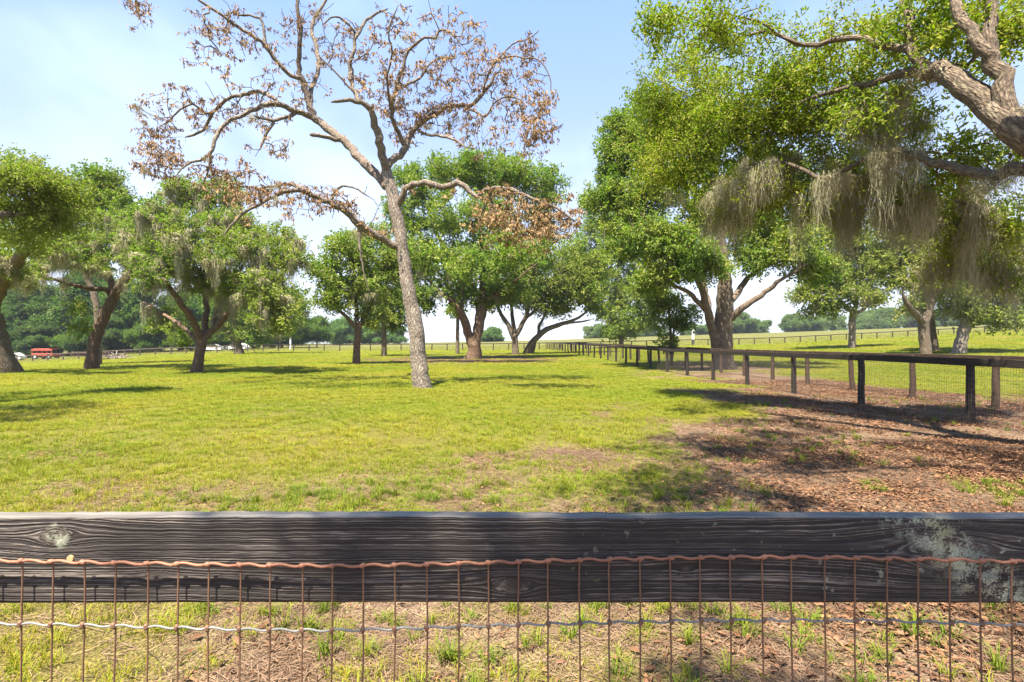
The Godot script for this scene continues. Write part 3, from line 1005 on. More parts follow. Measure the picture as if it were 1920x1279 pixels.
	for k in 26:
		var b := part("board", plank(rng.randf_range(2.4, 4.2), 0.12, 0.28, 0.01), mat.brown_wood if k % 3 == 0 else mat.pinkish, lum, Vector3(-4.6 + 4.4 * (k % 2) + rng.randfn(0, 0.3), 0.1 + 0.13 * (k / 4), rng.randf_range(-0.6, 0.6)))
		b.rotation.y = rng.randfn(0, 0.06)
func car(x: float, d: float, turn: float, label: String, paint: Material, glass: Material, tyre: Mesh, hub: Mesh) -> void:
	var o := thing("parked_car", Vector3(x, gnd(x, d), -d), label, "car", "cars parked beyond the left fence")
	o.rotation.y = turn
	var side := [[-2.2, 0.35], [-2.25, 0.75], [-1.4, 0.95], [-0.8, 1.45], [1.1, 1.5], [2.0, 1.0], [2.2, 0.9], [2.2, 0.35]]
	part("body", extruded(side, 1.7), paint, o)
	part("window", extruded([[-1.15, 0.98], [-0.72, 1.38], [0.15, 1.42], [0.15, 0.98]], 1.72), glass, o)
	part("window", extruded([[0.25, 0.98], [0.25, 1.42], [1.05, 1.42], [1.6, 1.02]], 1.72), glass, o)
	for k in 4:
		var w := part("wheel", tyre, glass, o, Vector3(-1.35 if k % 2 else 1.35, 0.33, 0.78 if k < 2 else -0.78))
		w.rotation.x = PI / 2
		w.scale = Vector3(0.74, 0.9, 0.74)
		part("rim", hub, paint, w)
func extruded(side: Array, wide: float) -> ArrayMesh:
	var st := SurfaceTool.new()
	st.begin(Mesh.PRIMITIVE_TRIANGLES)
	var n := side.size()
	for k in n:
		var a: Array = side[k]
		var b: Array = side[(k + 1) % n]
		var p := Vector3(a[0], a[1], wide / 2)
		var q := Vector3(b[0], b[1], wide / 2)
		var w := Vector3(0, 0, -wide)
		for t in [p, q, p + w, q, q + w, p + w]: st.add_vertex(t)
		if k > 0 and k < n - 1:
			var z := Vector3(side[0][0], side[0][1], wide / 2)
			for t in [z, p, q, z + w, q + w, p + w]: st.add_vertex(t)
	st.generate_normals()
	return st.commit()

# ---------------------------------------------------------------- scene
func _ready() -> void:
	var cam := Camera3D.new()
	cam.name = "camera"
	cam.position = Vector3(0, 1.5, 0)
	cam.rotation_degrees = Vector3(0.21, 0, 0)
	cam.fov = 67.35
	cam.near = 0.05
	cam.far = 2000.0
	add_child(cam)
	cam.current = true
	noise.seed = 12
	noise.frequency = 0.01
	noise.fractal_octaves = 3
	noise2.seed = 31
	noise2.frequency = 0.012
	noise2.fractal_octaves = 4
	var sky_m := ProceduralSkyMaterial.new()
	sky_m.sky_top_color = Color(0.195, 0.345, 0.70).linear_to_srgb()
	sky_m.sky_horizon_color = Color(0.80, 0.84, 0.93).linear_to_srgb()
	sky_m.sky_curve = 0.2
	sky_m.ground_horizon_color = Color(0.42, 0.44, 0.38).linear_to_srgb()
	sky_m.ground_bottom_color = Color(0.2, 0.21, 0.12).linear_to_srgb()
	sky_m.sun_angle_max = 12.0
	sky_m.sky_cover = clouds()
	sky_m.sky_cover_modulate = Color(1, 1, 1, 1)
	var sky := Sky.new()
	sky.sky_material = sky_m
	var env := Environment.new()
	env.background_mode = Environment.BG_SKY
	env.sky = sky
	env.background_energy_multiplier = 0.47
	env.tonemap_mode = Environment.TONE_MAPPER_LINEAR
	env.tonemap_exposure = 3.8
	env.fog_enabled = true
	env.fog_density = 0.0002
	env.fog_light_color = Color(0.86, 0.91, 1.0)
	env.sdfgi_enabled = true
	env.ssao_enabled = true
	env.ssil_enabled = true
	var we := WorldEnvironment.new()
	we.name = "world"
	we.environment = env
	add_child(we)
	var sun := DirectionalLight3D.new()
	sun.name = "sun"
	sun.light_energy = 1.6
	sun.light_angular_distance = 0.53
	sun.light_color = Color(1.0, 0.955, 0.88)
	sun.shadow_enabled = true
	add_child(sun)
	sun.look_at_from_position(Vector3.ZERO, Vector3(0.20, -1.0, -0.40), Vector3.FORWARD)
	make_materials()
	mat.pinkish = mat.pale_wood.duplicate()
	mat.pinkish.albedo_color = Color(0.75, 0.55, 0.47)
	make_ground()
	print("ground ", Time.get_ticks_msec())
	rng.seed = 50
	bunch.near = [leaf_bunch(28, 0.075, 0.031, 0.22, 0.1), leaf_bunch(24, 0.07, 0.03, 0.22, 0.1)]
	bunch.mid = [leaf_bunch(20, 0.15, 0.075, 0.3, 0.05), leaf_bunch(20, 0.135, 0.07, 0.3, 0.05), leaf_bunch(16, 0.16, 0.08, 0.26, 0.05)]
	bunch.far = [leaf_bunch(40, 0.4, 0.24, 0.95, 0.0)]
	bunch.dead = [leaf_bunch(16, 0.105, 0.042, 0.15, 0.9), leaf_bunch(12, 0.095, 0.042, 0.13, 0.9)]
	bunch.moss = moss_bunch(22, 0.0095)
	bunch.moss_near = moss_bunch(40, 0.0034)
	bunch.weed = grass_patch(27, 0.1, 0.04, 0.12, 0.004, 0.0)
	near_fence()
	print("near fence ", Time.get_ticks_msec())
	var spots := []
	for k in 33: spots.append(Vector2(8.75 - 0.03 * (1.07 + 2.8 * k), 1.07 + 2.8 * k))
	rng.seed = 51
	fence("plank_fence", "near dark plank fence of the lane, its posts nearest the camera", spots, -1.0, 2.8013, 14, mat.dark_wood)
	spots = []
	for k in 40: spots.append(Vector2(11.6 - 0.05 * (0.32 + 2.27 * k), 0.32 + 2.27 * k))
	fence("plank_fence", "far dark plank fence of the lane, behind the nearer one", spots, 1.0, 2.2728, 16, mat.brown_wood)
	spots = []
	for k in 27: spots.append(Vector2(-114.0 + 2.7 * k, 90.0))
	fence("field_fence", "pale grey rail fence along the far left of the lawn", spots, 1.0, 2.7, 27, mat.pale_wood, 1.2, 0.16, 0.1)
	spots = []
	for k in 56: spots.append(Vector2(-43.8 + 2.7 * k, 90.0))
	fence("field_fence", "long dark rail fence across the far end of the fields", spots, 1.0, 2.7, 0, mat.far_wood, 1.2, 0.14, 0.09)
	print("fences ", Time.get_ticks_msec())
	tree({"name": "dead_tree", "label": "tall dying tree with bare crooked grey limbs and brown withered leaves", "group": "", "base": [-2.98,0,17.15],
		"limbs": [[-2.98,-0.11,17.15,0.41,-3,0.05,17.15,0.32,-3.07,0.48,17.15,0.28,-3.16,1.37,17.15,0.26,-3.25,2.09,17.15,0.26,-3.48,3.34,17.15,0.23,-3.66,4.59,17.15,0.21,-3.89,5.84,17.15,0.21,-4.02,6.56,17.15,0.2,-4.22,7.23,17.15,0.18], [-4.16,6.77,17.15,0.17,-4.38,6.94,17.25,0.16,-4.91,7.52,17.45,0.16,-5.51,8.17,17.75,0.15,-6.04,8.72,17.95,0.14,-6.66,9.21,18.15,0.14,-7.07,9.6,18.25,0.13,-7.22,10.02,18.25,0.11,-7.35,10.54,18.15,0.11,-7.5,11.03,18.05,0.09,-7.44,11.78,17.85,0.08,-7.36,12.5,17.75,0.07,-7.43,13.32,17.65,0.06,-7.53,14.08,17.55,0.05], [-7.22,10.02,18.25,0.08,-7.23,10.61,18.45,0.08,-7.17,11.4,18.75,0.08,-7.24,12.35,19.05,0.08,-7.56,13.29,19.25,0.07,-7.5,13.8,19.35,0.06,-7.17,14.59,19.55,0.05,-6.86,15.28,19.65,0.04], [-7.5,10.77,18.05,0.08,-8.01,11.08,17.75,0.07,-8.4,11.64,17.45,0.07,-8.99,12,17.15,0.06,-9.72,12.4,16.85,0.05,-10.18,12.65,16.65,0.04,-10.71,13,16.45,0.04,-11.34,12.93,16.25,0.03,-11.69,12.45,16.15,0.02], [-8.42,11.66,17.45,0.05,-8.57,12.52,17.55,0.05,-8.81,12.71,17.55,0.04,-9.2,12.78,17.55,0.04,-9.6,12.78,17.55,0.03], [-7.13,9.6,18.25,0.11,-7.57,9.57,17.85,0.1,-7.87,9.61,17.45,0.09,-8.35,9.4,17.05,0.08,-8.78,9,16.75,0.07,-9.37,8.46,16.45,0.06,-9.48,7.78,16.25,0.06,-9.69,7.37,16.15,0.05,-10.25,7.08,16.05,0.03,-10.47,6.7,15.95,0.02], [-7.91,9.63,17.45,0.07,-8.71,10.29,17.95,0.07,-9.61,10.43,18.35,0.07,-10.34,10.42,18.65,0.06,-11.09,10.07,18.95,0.06,-11.57,9.48,19.15,0.05,-12.36,9.28,19.35,0.04], [-11.11,10.07,18.95,0.05,-11.31,9.98,18.85,0.05,-11.62,10.2,18.65,0.04,-12.06,9.98,18.55,0.04,-12.34,9.53,18.45,0.03,-12.62,9.3,18.35,0.02], [-9.48,7.81,16.25,0.04,-9.67,7.51,16.35,0.04,-9.72,7,16.35,0.03,-9.88,6.58,16.35,0.02], [-7.57,9.53,17.85,0.07,-7.9,9.11,17.35,0.06,-8.2,8.99,17.15,0.05,-8.58,9.04,16.95,0.03], [-8.01,9.03,17.25,0.05,-8.29,8.43,17.15,0.05,-8.4,7.96,17.05,0.04], [-6.1,8.62,17.95,0.08,-6.51,8.6,17.65,0.07,-6.9,8.58,17.35,0.07], [-4.22,7.23,17.15,0.15,-4.28,7.7,16.85,0.14,-4.41,8.53,16.55,0.12,-4.46,8.94,16.35,0.1,-4.81,9.17,16.25,0.08,-5.27,9.12,16.05,0.06,-5.65,9.01,15.95,0.04], [-4.81,9.17,16.25,0.07,-5.01,9.42,16.35,0.07,-5.26,10.24,16.55,0.07,-5.2,11.11,16.75,0.06,-5.13,11.63,16.85,0.06,-4.89,12.33,17.15,0.05,-4.58,12.62,17.25,0.04,-4.21,12.85,17.35,0.03], [-5.14,11.66,16.85,0.04,-5.32,11.89,16.65,0.04,-5.71,12.02,16.45,0.03,-6.06,11.7,16.35,0.02], [-4.97,9.42,16.35,0.04,-5.48,9.96,16.15,0.03,-6.02,10.49,16.05,0.03], [-4.22,7.23,17.15,0.14,-4.15,7.57,17.25,0.13,-3.84,7.92,17.45,0.12,-3.62,8.45,17.65,0.11,-3.38,9.01,17.85,0.1,-2.93,9.45,18.05,0.1,-2.14,10.01,18.35,0.08,-1.6,10.1,18.55,0.08,-1.11,10.62,18.75,0.07,-0.79,11.08,18.85,0.06,-0.59,11.63,18.95,0.04], [-3.71,8.28,17.55,0.09,-3.8,8.6,17.35,0.08,-3.91,8.79,17.15,0.07,-3.98,9.17,16.85,0.07,-3.73,9.98,16.65,0.06,-3.54,10.48,16.65,0.06,-3.47,10.87,16.65,0.05,-3.14,11.19,16.55,0.05,-2.83,11.38,16.55,0.04,-2.43,11.32,16.45,0.04,-2.36,11.54,16.45,0.04,-1.98,11.45,16.35,0.03,-1.52,10.89,16.25,0.02], [-3.8,9.88,16.75,0.05,-3.57,10.16,17.15,0.05,-3.18,10.52,17.45,0.05,-2.81,11.15,17.65,0.04,-2.44,11.47,17.85,0.04,-1.97,11.52,18.05,0.03], [-1.74,10.1,18.55,0.05,-1.33,9.77,18.25,0.05,-0.94,9.51,18.05,0.04,-0.65,9.88,17.95,0.03,-0.19,10.11,17.85,0.03,0.46,9.88,17.75,0.02], [-3.35,8.99,17.85,0.06,-2.91,8.61,17.45,0.05,-2.35,8.49,17.25,0.05,-1.86,8.27,17.05,0.04,-1.59,8.02,16.95,0.03,-1.14,7.91,16.85,0.02], [-1.11,10.62,18.75,0.04,-0.67,11.5,18.35,0.04,-0.09,11.67,18.15,0.03,0.47,11.5,17.95,0.03,0.92,11.32,17.75,0.03,1.29,10.75,17.65,0.02,1.36,10.1,17.65,0.02], [-0.67,11.5,18.35,0.03,0,12.22,18.35,0.03,0.57,12.41,18.35,0.02,0.99,12.74,18.35,0.02], [-3.98,9.17,16.85,0.05,-3.98,9.85,16.25,0.04,-3.71,10.47,15.85,0.03,-3.78,11,15.65,0.03,-3.46,11.69,15.45,0.02], [-3.82,5.93,17.15,0.12,-3.73,6.31,17.05,0.12,-3.39,6.66,16.85,0.11,-2.84,6.72,16.65,0.1,-2.18,6.5,16.45,0.1,-1.71,6.56,16.25,0.09,-1.45,6.45,16.15,0.08,-1.14,6.11,16.05,0.07,-0.83,6.27,15.95,0.06,-0.15,6.26,15.75,0.06,0.45,5.97,15.55,0.05,1.33,5.55,15.35,0.04,1.99,5.04,15.25,0.02], [-3.72,4.63,17.15,0.14,-3.93,4.73,17.05,0.13,-4.43,5.02,16.75,0.12,-4.88,5.24,16.45,0.12,-5.3,5.66,16.25,0.11,-5.72,5.91,16.05,0.1,-6.35,6.14,15.75,0.08,-6.72,6.12,15.55,0.07,-7,5.96,15.35,0.06,-7.42,5.65,15.15,0.05,-8,5.23,15.05,0.04,-8.41,4.66,14.95,0.03], [-6.35,6.14,15.75,0.06,-6.9,6.45,15.95,0.05,-7.65,6.43,16.15,0.04,-8.35,6.46,16.35,0.04,-8.96,6.64,16.55,0.03], [-4.9,5.18,16.45,0.06,-4.9,4.81,16.4,0.05,-4.84,4.36,16.35,0.04,-4.72,3.68,16.35,0.02,-4.56,3.12,16.35,0.01], [-5.72,5.91,16.05,0.04,-5.4,6.33,15.95,0.04,-4.95,6.34,15.85,0.03,-4.43,6.01,15.75,0.03]],
		"blobs": [-12.67,8.93,18.15,0.91,1.51,0.77,82,-11.45,7.45,16.65,0.78,0.69,0.66,60,-11.85,9.81,18.65,1.17,1.17,0.99,51,-10.02,9.88,18.15,1.51,0.85,1.29,39,-8.73,9.92,17.45,1.64,1.09,1.39,42,-9.83,12,16.85,1.05,0.88,0.9,36,-8.86,11.86,17.35,1.08,1.08,0.92,33,-10.18,11.03,16.85,0.79,0.7,0.67,15,-11.86,11.98,16.15,0.5,0.57,0.43,20,-7.77,12.28,17.75,1.11,1.29,0.94,30,-6.61,12.83,18.65,1.17,1.17,0.99,30,-7.56,10.63,18.15,1.13,0.76,0.96,24,-5.26,10.69,16.55,1.03,1.38,0.88,33,-4.04,10.8,16.15,1.01,1.51,0.86,45,-2.76,11.55,16.55,1.38,1.03,1.17,51,-1.55,11.38,16.55,0.86,0.86,0.73,33,-4.19,9.58,16.75,0.87,0.87,0.74,45,-3.29,10.15,17.55,1.28,1.1,1.09,66,-2.07,10.77,18.05,1.32,1.13,1.12,69,-1.14,11.44,18.25,1.14,0.76,0.97,45,-0.38,10.97,18.45,1.15,1.15,0.98,72,0.28,9.97,17.95,1.12,1.12,0.95,84,0.92,8.95,17.75,0.7,0.74,0.6,69,0.76,12.07,18.35,0.57,0.76,0.49,24,-3.49,9.09,17.65,1.1,0.74,0.94,63,-2.08,9.5,18.15,1.13,0.76,0.96,60,-1.08,8.42,17.35,1.08,0.54,0.92,39,1.11,9.69,17.75,0.55,1.11,0.47,30,0.45,8.24,17.35,0.9,0.54,0.77,30,0,5.62,15.65,1.47,0.82,1.25,112,0.8,4.93,15.45,1.13,0.8,0.96,82,-0.5,5.18,15.85,0.83,0.66,0.7,51,1.44,5.39,15.35,0.8,0.64,0.68,51,-2.41,6.55,16.55,1.03,0.28,0.88,18,-5.38,5.92,16.15,1.51,0.67,1.29,45,-6.56,5.9,15.75,1.15,0.57,0.98,45,-7.78,5.92,15.55,1.3,0.81,1.1,54,-8.86,6.83,16.35,1.02,0.85,0.87,30,-4.51,5.19,16.65,0.52,0.35,0.44,18,-8.22,8.16,17.15,0.89,0.71,0.76,21,-9.42,6.77,16.15,0.84,0.67,0.71,30], "leaf": "dead", "per": 2, "spread": 0.2, "bark": "pale", "limb_bark": "weathered", "moss": 34, "moss_len": 0.55, "seed": 11, "skip": 0.4, "tip": 0.01, "lscale": 1.0, "tint": Color(.25, .15, .08), "tint2": Color(.42, .285, .165)})
	tree({"name": "live_oak", "label": "huge near live oak leaning in from the right over the dark fence", "group": "", "base": [7.9,0,5.6],
		"limbs": [[7.9,-0.2,5.6,0.62,7.9,0.1,5.6,0.55,7.85,1.2,5.65,0.4,7.6,2.3,5.8,0.33,7.2,3.2,6.1,0.28], [7.2,3.2,6.1,0.24,6.6,4.06,6.5,0.18,6.4,4.68,6.9,0.16,6.26,5.2,7.2,0.14,6.21,5.58,7.6,0.12,6.17,5.71,7.9,0.08,5.96,5.77,8.4,0.06,5.74,5.94,9,0.04,5.42,6.11,10,0.03,4.9,6.08,11.2,0.02], [6.21,5.58,7.6,0.09,6.11,6.03,7.8,0.07,6.19,6.69,8,0.06,6.31,7.58,8.3,0.05,6.09,8.6,8.6,0.03], [6.5,4.37,6.6,0.12,6.43,5.02,6.7,0.11,6.39,5.32,6.8,0.09,6.48,5.83,6.9,0.07,6.58,6.41,7,0.06,6.6,7.52,7.2,0.05,6.48,8.77,7.4,0.03], [6.37,5.15,6.7,0.08,6.27,5.63,6.9,0.07,6.23,6.11,7.1,0.07,6.24,6.84,7.4,0.05,6.01,7.94,7.8,0.04], [7.3,3,6.1,0.2,6.7,3.73,6.6,0.09,6.67,3.83,7,0.08,6.6,3.97,7.4,0.07,6.45,4.3,7.9,0.06,6.32,4.63,8.4,0.05,6.16,4.69,8.9,0.04,5.76,4.53,9.4,0.04,5.3,5.04,10,0.03,4.86,5.18,10.6,0.02], [6.11,6.03,7.8,0.06,5.89,6.2,8.1,0.05,5.65,6.52,8.4,0.05,5.18,6.75,9,0.04,4.74,7.35,9.6,0.03,4.2,7.61,10.6,0.02], [5.18,6.75,9,0.03,4.89,7,9.2,0.02,4.5,7.34,9.3,0.02,3.72,7.6,9.4,0.01], [7.3,3.1,6,0.26,6.2,4.6,4.6,0.2,4.8,5.9,3,0.16,3.2,6.6,1.2,0.12,1.6,6.9,-0.4,0.08,0.3,7,-1.2,0.06,-0.8,7,-1.8,0.03], [7.2,3.2,6.1,0.24,6.6,5.2,5.6,0.19,5.4,7,5.6,0.15,4.4,8.2,6.4,0.1,3.4,8.8,7.6,0.06]],
		"blobs": [4.3,7.53,12.5,1.37,1.11,1.16,80,5.27,6.09,11.5,1.44,1.08,1.22,90,4.23,5.84,12.5,1.24,0.78,1.05,64,5.69,7,10.5,1.2,0.93,1.02,60,3.76,7.27,9.5,1.19,0.49,1.01,26,6.38,5.89,10.2,1.06,0.85,0.9,64,5.55,4.89,11.1,1.27,0.64,1.08,56,6.23,6.8,9.2,0.96,0.67,0.81,34,7.01,5.41,9.1,0.57,0.57,0.48,18,6.58,6.53,8,0.92,0.42,0.78,26,7.19,6.05,7.5,0.47,0.47,0.4,18,6.48,5.82,7.5,0.55,0.39,0.46,9,6.02,5.33,8.5,0.62,0.53,0.53,14,2.52,6.88,8.5,0.4,0.27,0.34,10,8.81,3.71,9.5,0.99,0.59,0.84,40,7.52,4.2,9.5,0.89,0.45,0.76,34,9.79,2.99,10,0.62,0.52,0.53,22,8.97,3.39,10.5,0.77,0.44,0.65,18,6.88,4.66,10,0.83,0.42,0.71,30,6.56,4.16,10.5,0.77,0.33,0.65,20,7.52,4.47,8.3,0.69,0.35,0.59,22,3.76,6.92,12.9,0.81,0.94,0.69,40,4.96,4.51,11.9,0.87,0.37,0.74,22,1.9,7.3,4.1,1.6,0.6,1.5,70,3.2,7.8,6,1.4,0.5,1.2,26,5,7.8,3.6,1.7,0.6,1.6,38,0.4,7.2,2.3,1.2,0.5,1.2,38,7.2,8.6,2.6,1.8,0.8,1.6,18,-0.5,7,-1.5,1,0.6,1.1,46,2.2,7.2,0.2,1.6,0.7,1.2,26,9.5,7,8,2.2,1.4,2.4,30,9,7.5,2.5,2.2,1.3,2,24], "leaf": "near", "per": 5, "spread": 0.36, "bark": "oak", "moss": 130, "beard": 6, "moss_len": 1.35, "moss_max": 5.6, "seed": 5, "tip": 0.008, "lscale": 1.2, "tint": Color(.265, .315, .055), "tint2": Color(.40, .38, .065)})
	tree({"name": "live_oak", "label": "big yellow-green oak leaning in at the upper left edge", "group": "", "base": [-14.6,0,9.5],
		"limbs": [[-14.6,-0.2,9.5,0.6,-14.6,0.1,9.5,0.5,-14.6,1.6,9.6,0.4,-14.4,2.8,9.9,0.36], [-14.4,2.8,9.9,0.24,-13.9,3.8,11.2,0.17,-13.5,4.5,12.6,0.11,-13.2,5.1,14,0.05], [-14.4,2.8,9.9,0.26,-13.4,4.2,9,0.2,-12.4,5.2,8.2,0.13,-11.4,5.8,7.8,0.07], [-14.4,2.8,9.9,0.24,-14.4,4.6,10.4,0.18,-15.2,6,11.4,0.1]],
		"blobs": [-13.07,5.88,14.1,1.1,0.66,0.94,36,-13.51,4.78,14.1,0.88,0.59,0.75,24,-12.69,5.17,14.5,0.54,0.6,0.46,16,-13.88,6.24,14.1,0.73,0.53,0.62,16,-11.9,5.4,7.6,1.7,0.9,1.5,40,-12,6,9.6,1.5,0.8,1.2,26,-15,5.4,12,2,0.8,1.6,22,-13,5.6,13.4,1.6,0.6,1.2,16], "leaf": "near", "per": 8, "spread": 0.35, "bark": "oak", "moss": 14, "moss_len": 0.7, "seed": 6, "lscale": 1.25, "tint": Color(0.306, 0.328, 0.077), "tint2": Color(0.360, 0.370, 0.110)})
	tree({"name": "live_oak", "label": "thick grey trunk at the left edge of the lawn under mossy limbs", "group": "", "base": [-26.38,-0.05,26.05],
		"limbs": [[-26.27,-0.26,26.05,1.21,-26.27,0.01,26.05,1.03,-26.43,0.77,26.05,0.79,-26.65,1.85,26.05,0.68,-26.86,2.94,26.05,0.63], [-26.86,2.94,26.05,0.54,-25.31,4.06,25.05,0.39,-23.55,5.08,24.05,0.28,-21.85,5.65,23.05,0.17], [-26.86,2.94,26.05,0.54,-27.68,4.57,26.05,0.38,-27.95,6.19,26.05,0.24], [-25.31,4.06,25.05,0.23,-25.92,4.97,27.05,0.17,-25.57,5.68,28.05,0.12]],
		"blobs": [-21.61,6.13,23.05,1.66,0.89,1.41,30,-23.55,5.33,24.05,1.15,0.8,0.98,20,-24.23,6.37,27.05,1.3,1.04,1.1,24,-28.22,7.28,26.05,2.79,2.01,2.38,40,-24.42,4.84,26.05,1.25,0.57,1.06,12], "leaf": "mid", "per": 5, "spread": 0.44, "bark": "oak", "moss": 80, "beard": 6, "moss_len": 1.2, "seed": 21, "tint": Color(0.259, 0.308, 0.083), "tint2": Color(0.360, 0.367, 0.098)})
	tree({"name": "live_oak", "label": "live oak with a trunk leaning right, second from the left edge", "group": "", "base": [-25.4,-0.08,30.95],
		"limbs": [[-25.4,-0.27,30.95,0.47,-25.4,-0.02,30.95,0.4,-25.34,0.79,30.95,0.33,-25.21,1.6,30.95,0.32,-24.92,2.5,30.95,0.31,-24.57,3.37,30.95,0.29,-24.12,4.24,30.95,0.28], [-24.12,4.24,30.95,0.26,-22.71,5.03,29.95,0.2,-21.26,5.81,28.95,0.15,-19.79,6.61,28.35,0.1], [-24.18,4.18,30.95,0.26,-25.03,5.26,31.95,0.22,-26.11,6.35,32.55,0.17,-27.8,7.44,32.95,0.12], [-24.24,4.66,30.95,0.16,-24.54,4.66,29.45,0.12,-25.33,4.91,28.95,0.09,-25.87,5.16,28.55,0.06], [-23.7,4.82,30.95,0.16,-24.34,6.33,32.45,0.14,-25.06,8.12,32.95,0.1]],
		"blobs": [-26.76,7.72,30.95,2.03,0.97,1.73,40,-26.03,8.87,32.45,2.33,1.08,1.98,44,-22.46,8.77,29.95,2.15,1.06,1.83,44,-20.51,7.62,28.95,1.72,1.15,1.46,40,-26.08,6.19,29.45,1.75,0.86,1.49,30,-25.55,6.84,31.45,2.62,1.05,2.23,40,-22.15,6.27,29.95,2.15,0.94,1.83,34,-25.78,2.87,30.55,0.57,1.27,0.49,16,-24.79,7.76,31.95,2.3,1.07,1.95,30,-21.63,7.26,31.95,1.53,1.26,1.3,20,-28.79,8.26,31.95,1.53,1.07,1.3,18], "leaf": "mid", "per": 5, "spread": 0.4, "bark": "brown", "moss": 180, "beard": 6, "moss_len": 1.25, "seed": 22, "tint": Color(0.270, 0.328, 0.083), "tint2": Color(0.360, 0.370, 0.106)})
	tree({"name": "live_oak", "label": "mossy live oak with a short red-brown trunk forking into four limbs", "group": "", "base": [-15.89,-0.01,25.85],
		"limbs": [[-15.94,-0.14,25.85,0.35,-15.91,0.05,25.85,0.28,-15.81,0.72,25.85,0.23,-15.67,1.45,25.85,0.23,-15.59,1.8,25.85,0.22], [-15.64,1.69,25.85,0.19,-15.69,2.32,25.35,0.17,-15.79,3,24.85,0.16,-15.92,3.56,24.45,0.13,-16.23,4.33,24.05,0.1,-16.65,5.05,23.85,0.06], [-15.59,1.74,25.85,0.18,-15.81,2.68,26.45,0.15,-16.17,3.7,27.05,0.13,-16.64,5.02,27.45,0.1,-16.56,7.06,27.65,0.07,-16.54,8.55,27.85,0.05], [-15.54,1.74,25.85,0.19,-15.14,2.18,26.05,0.16,-14.41,2.87,25.85,0.14,-13.55,3.68,25.25,0.11,-12.68,4.68,24.85,0.08,-11.97,5.65,24.45,0.05], [-15.03,2.17,25.85,0.13,-15.44,2.98,26.85,0.13,-15.5,3.87,27.45,0.11,-15.3,5.41,28.25,0.09], [-15.83,1.58,25.85,0.11,-17.34,2.42,26.85,0.1,-19.01,3.17,27.65,0.09,-20.36,3.77,28.25,0.07]],
		"blobs": [-17.08,7.27,24.85,1.79,1.09,1.52,44,-17.44,9.31,27.45,1.97,1.03,1.68,40,-16.01,9.31,27.45,1.63,1.2,1.39,36,-15.91,5.87,24.25,2.02,1.06,1.72,50,-16.65,4.8,23.85,1.14,0.8,0.97,26,-15.08,6.97,25.85,1.86,1.13,1.58,40,-12.94,5.98,24.85,1.79,1.09,1.52,40,-11.62,4.1,24.25,1.44,1.06,1.22,44,-13.73,4.27,25.85,1.53,0.97,1.3,36,-11.11,2.84,24.25,1.04,0.91,0.88,28,-15.82,4.91,26.65,1.92,0.89,1.63,36,-11.05,5.79,25.25,1.03,1.1,0.87,24,-19.58,6.9,26.85,1.29,1.17,1.09,22,-14.54,8.02,26.85,1.93,1.06,1.64,26,-12.31,6.9,26.85,1.48,1.06,1.26,24,-17.7,2.17,27.85,0.99,0.81,0.84,14,-19.42,2.77,28.25,1,0.82,0.85,12], "leaf": "mid", "per": 5, "spread": 0.39, "bark": "brown", "moss": 380, "beard": 6, "moss_len": 1.6, "seed": 23, "tint": Color(0.259, 0.317, 0.083), "tint2": Color(0.360, 0.370, 0.110)})
	tree({"name": "live_oak", "label": "tall oak crown rising behind the mossy oaks on the left", "group": "", "base": [-31.57,-0.21,39.05],
		"limbs": [[-31.57,-0.41,39.05,0.33,-31.57,-0.13,39.05,0.26,-31.57,2.03,39.05,0.23,-31.81,4.88,39.05,0.22,-32.95,7.72,39.05,0.2], [-33.36,7.72,39.05,0.24,-32.13,10.57,39.05,0.2,-31.32,13.01,39.05,0.12], [-33.36,7.72,39.05,0.24,-34.58,10.16,39.05,0.2,-35.8,11.79,39.05,0.12], [-33.36,7.72,39.05,0.2,-30.51,10.16,39.05,0.16,-29.69,11.79,39.05,0.1]],
		"blobs": [-31.52,13.62,39.05,1.87,1.3,1.59,34,-32.34,11.79,39.05,1.87,1.46,1.59,30,-30.3,12.6,39.05,1.59,1.3,1.35,26,-34.58,12.6,39.05,2.81,2.16,2.39,50,-36.61,11.38,39.05,2.32,2.16,1.97,36,-29.29,11.38,39.05,1.38,1.22,1.18,18,-30.91,14.23,39.05,1.22,0.85,1.04,16], "leaf": "mid", "per": 5, "spread": 0.62, "bark": "oak", "moss": 20, "moss_len": 1.0, "seed": 24, "lscale": 1.5, "tint": Color(0.234, 0.308, 0.083), "tint2": Color(0.360, 0.370, 0.110)})
	tree({"name": "live_oak", "label": "low broad oak with a thick trunk near the far left fence", "group": "", "base": [-38.64,-0.08,72.45],
		"limbs": [[-38.64,-0.31,72.45,0.83,-38.64,0.07,72.45,0.68,-38.79,0.97,72.45,0.6,-39.02,1.73,72.45,0.57], [-39.02,1.73,72.45,0.45,-40,2.63,72.45,0.38,-41.13,3.99,72.45,0.3], [-39.02,1.73,72.45,0.45,-38.79,3.24,72.45,0.38,-39.24,5.5,72.45,0.3], [-38.72,1.58,72.45,0.45,-36.98,3.24,72.45,0.38,-34.72,4.75,72.45,0.26]],
		"blobs": [-40,4.75,72.45,2.94,2.72,2.5,34,-37.73,7.76,72.45,3.47,3.17,2.95,40,-34.72,5.5,72.45,3.47,3.02,2.95,40,-31.7,4.75,72.45,2.41,2.11,2.05,24,-36.98,2.86,72.45,3.47,1.43,2.95,24,-33.21,2.86,72.45,2.26,1.13,1.92,14,-40.75,7.76,72.45,2.57,2.41,2.18,22,-30.56,7.76,72.45,2.11,2.41,1.8,18], "leaf": "mid", "per": 5, "spread": 0.97, "bark": "oak", "moss": 40, "moss_len": 1.8, "seed": 25, "lscale": 2.4, "tint": Color(0.212, 0.287, 0.077), "tint2": Color(0.329, 0.357, 0.098)})
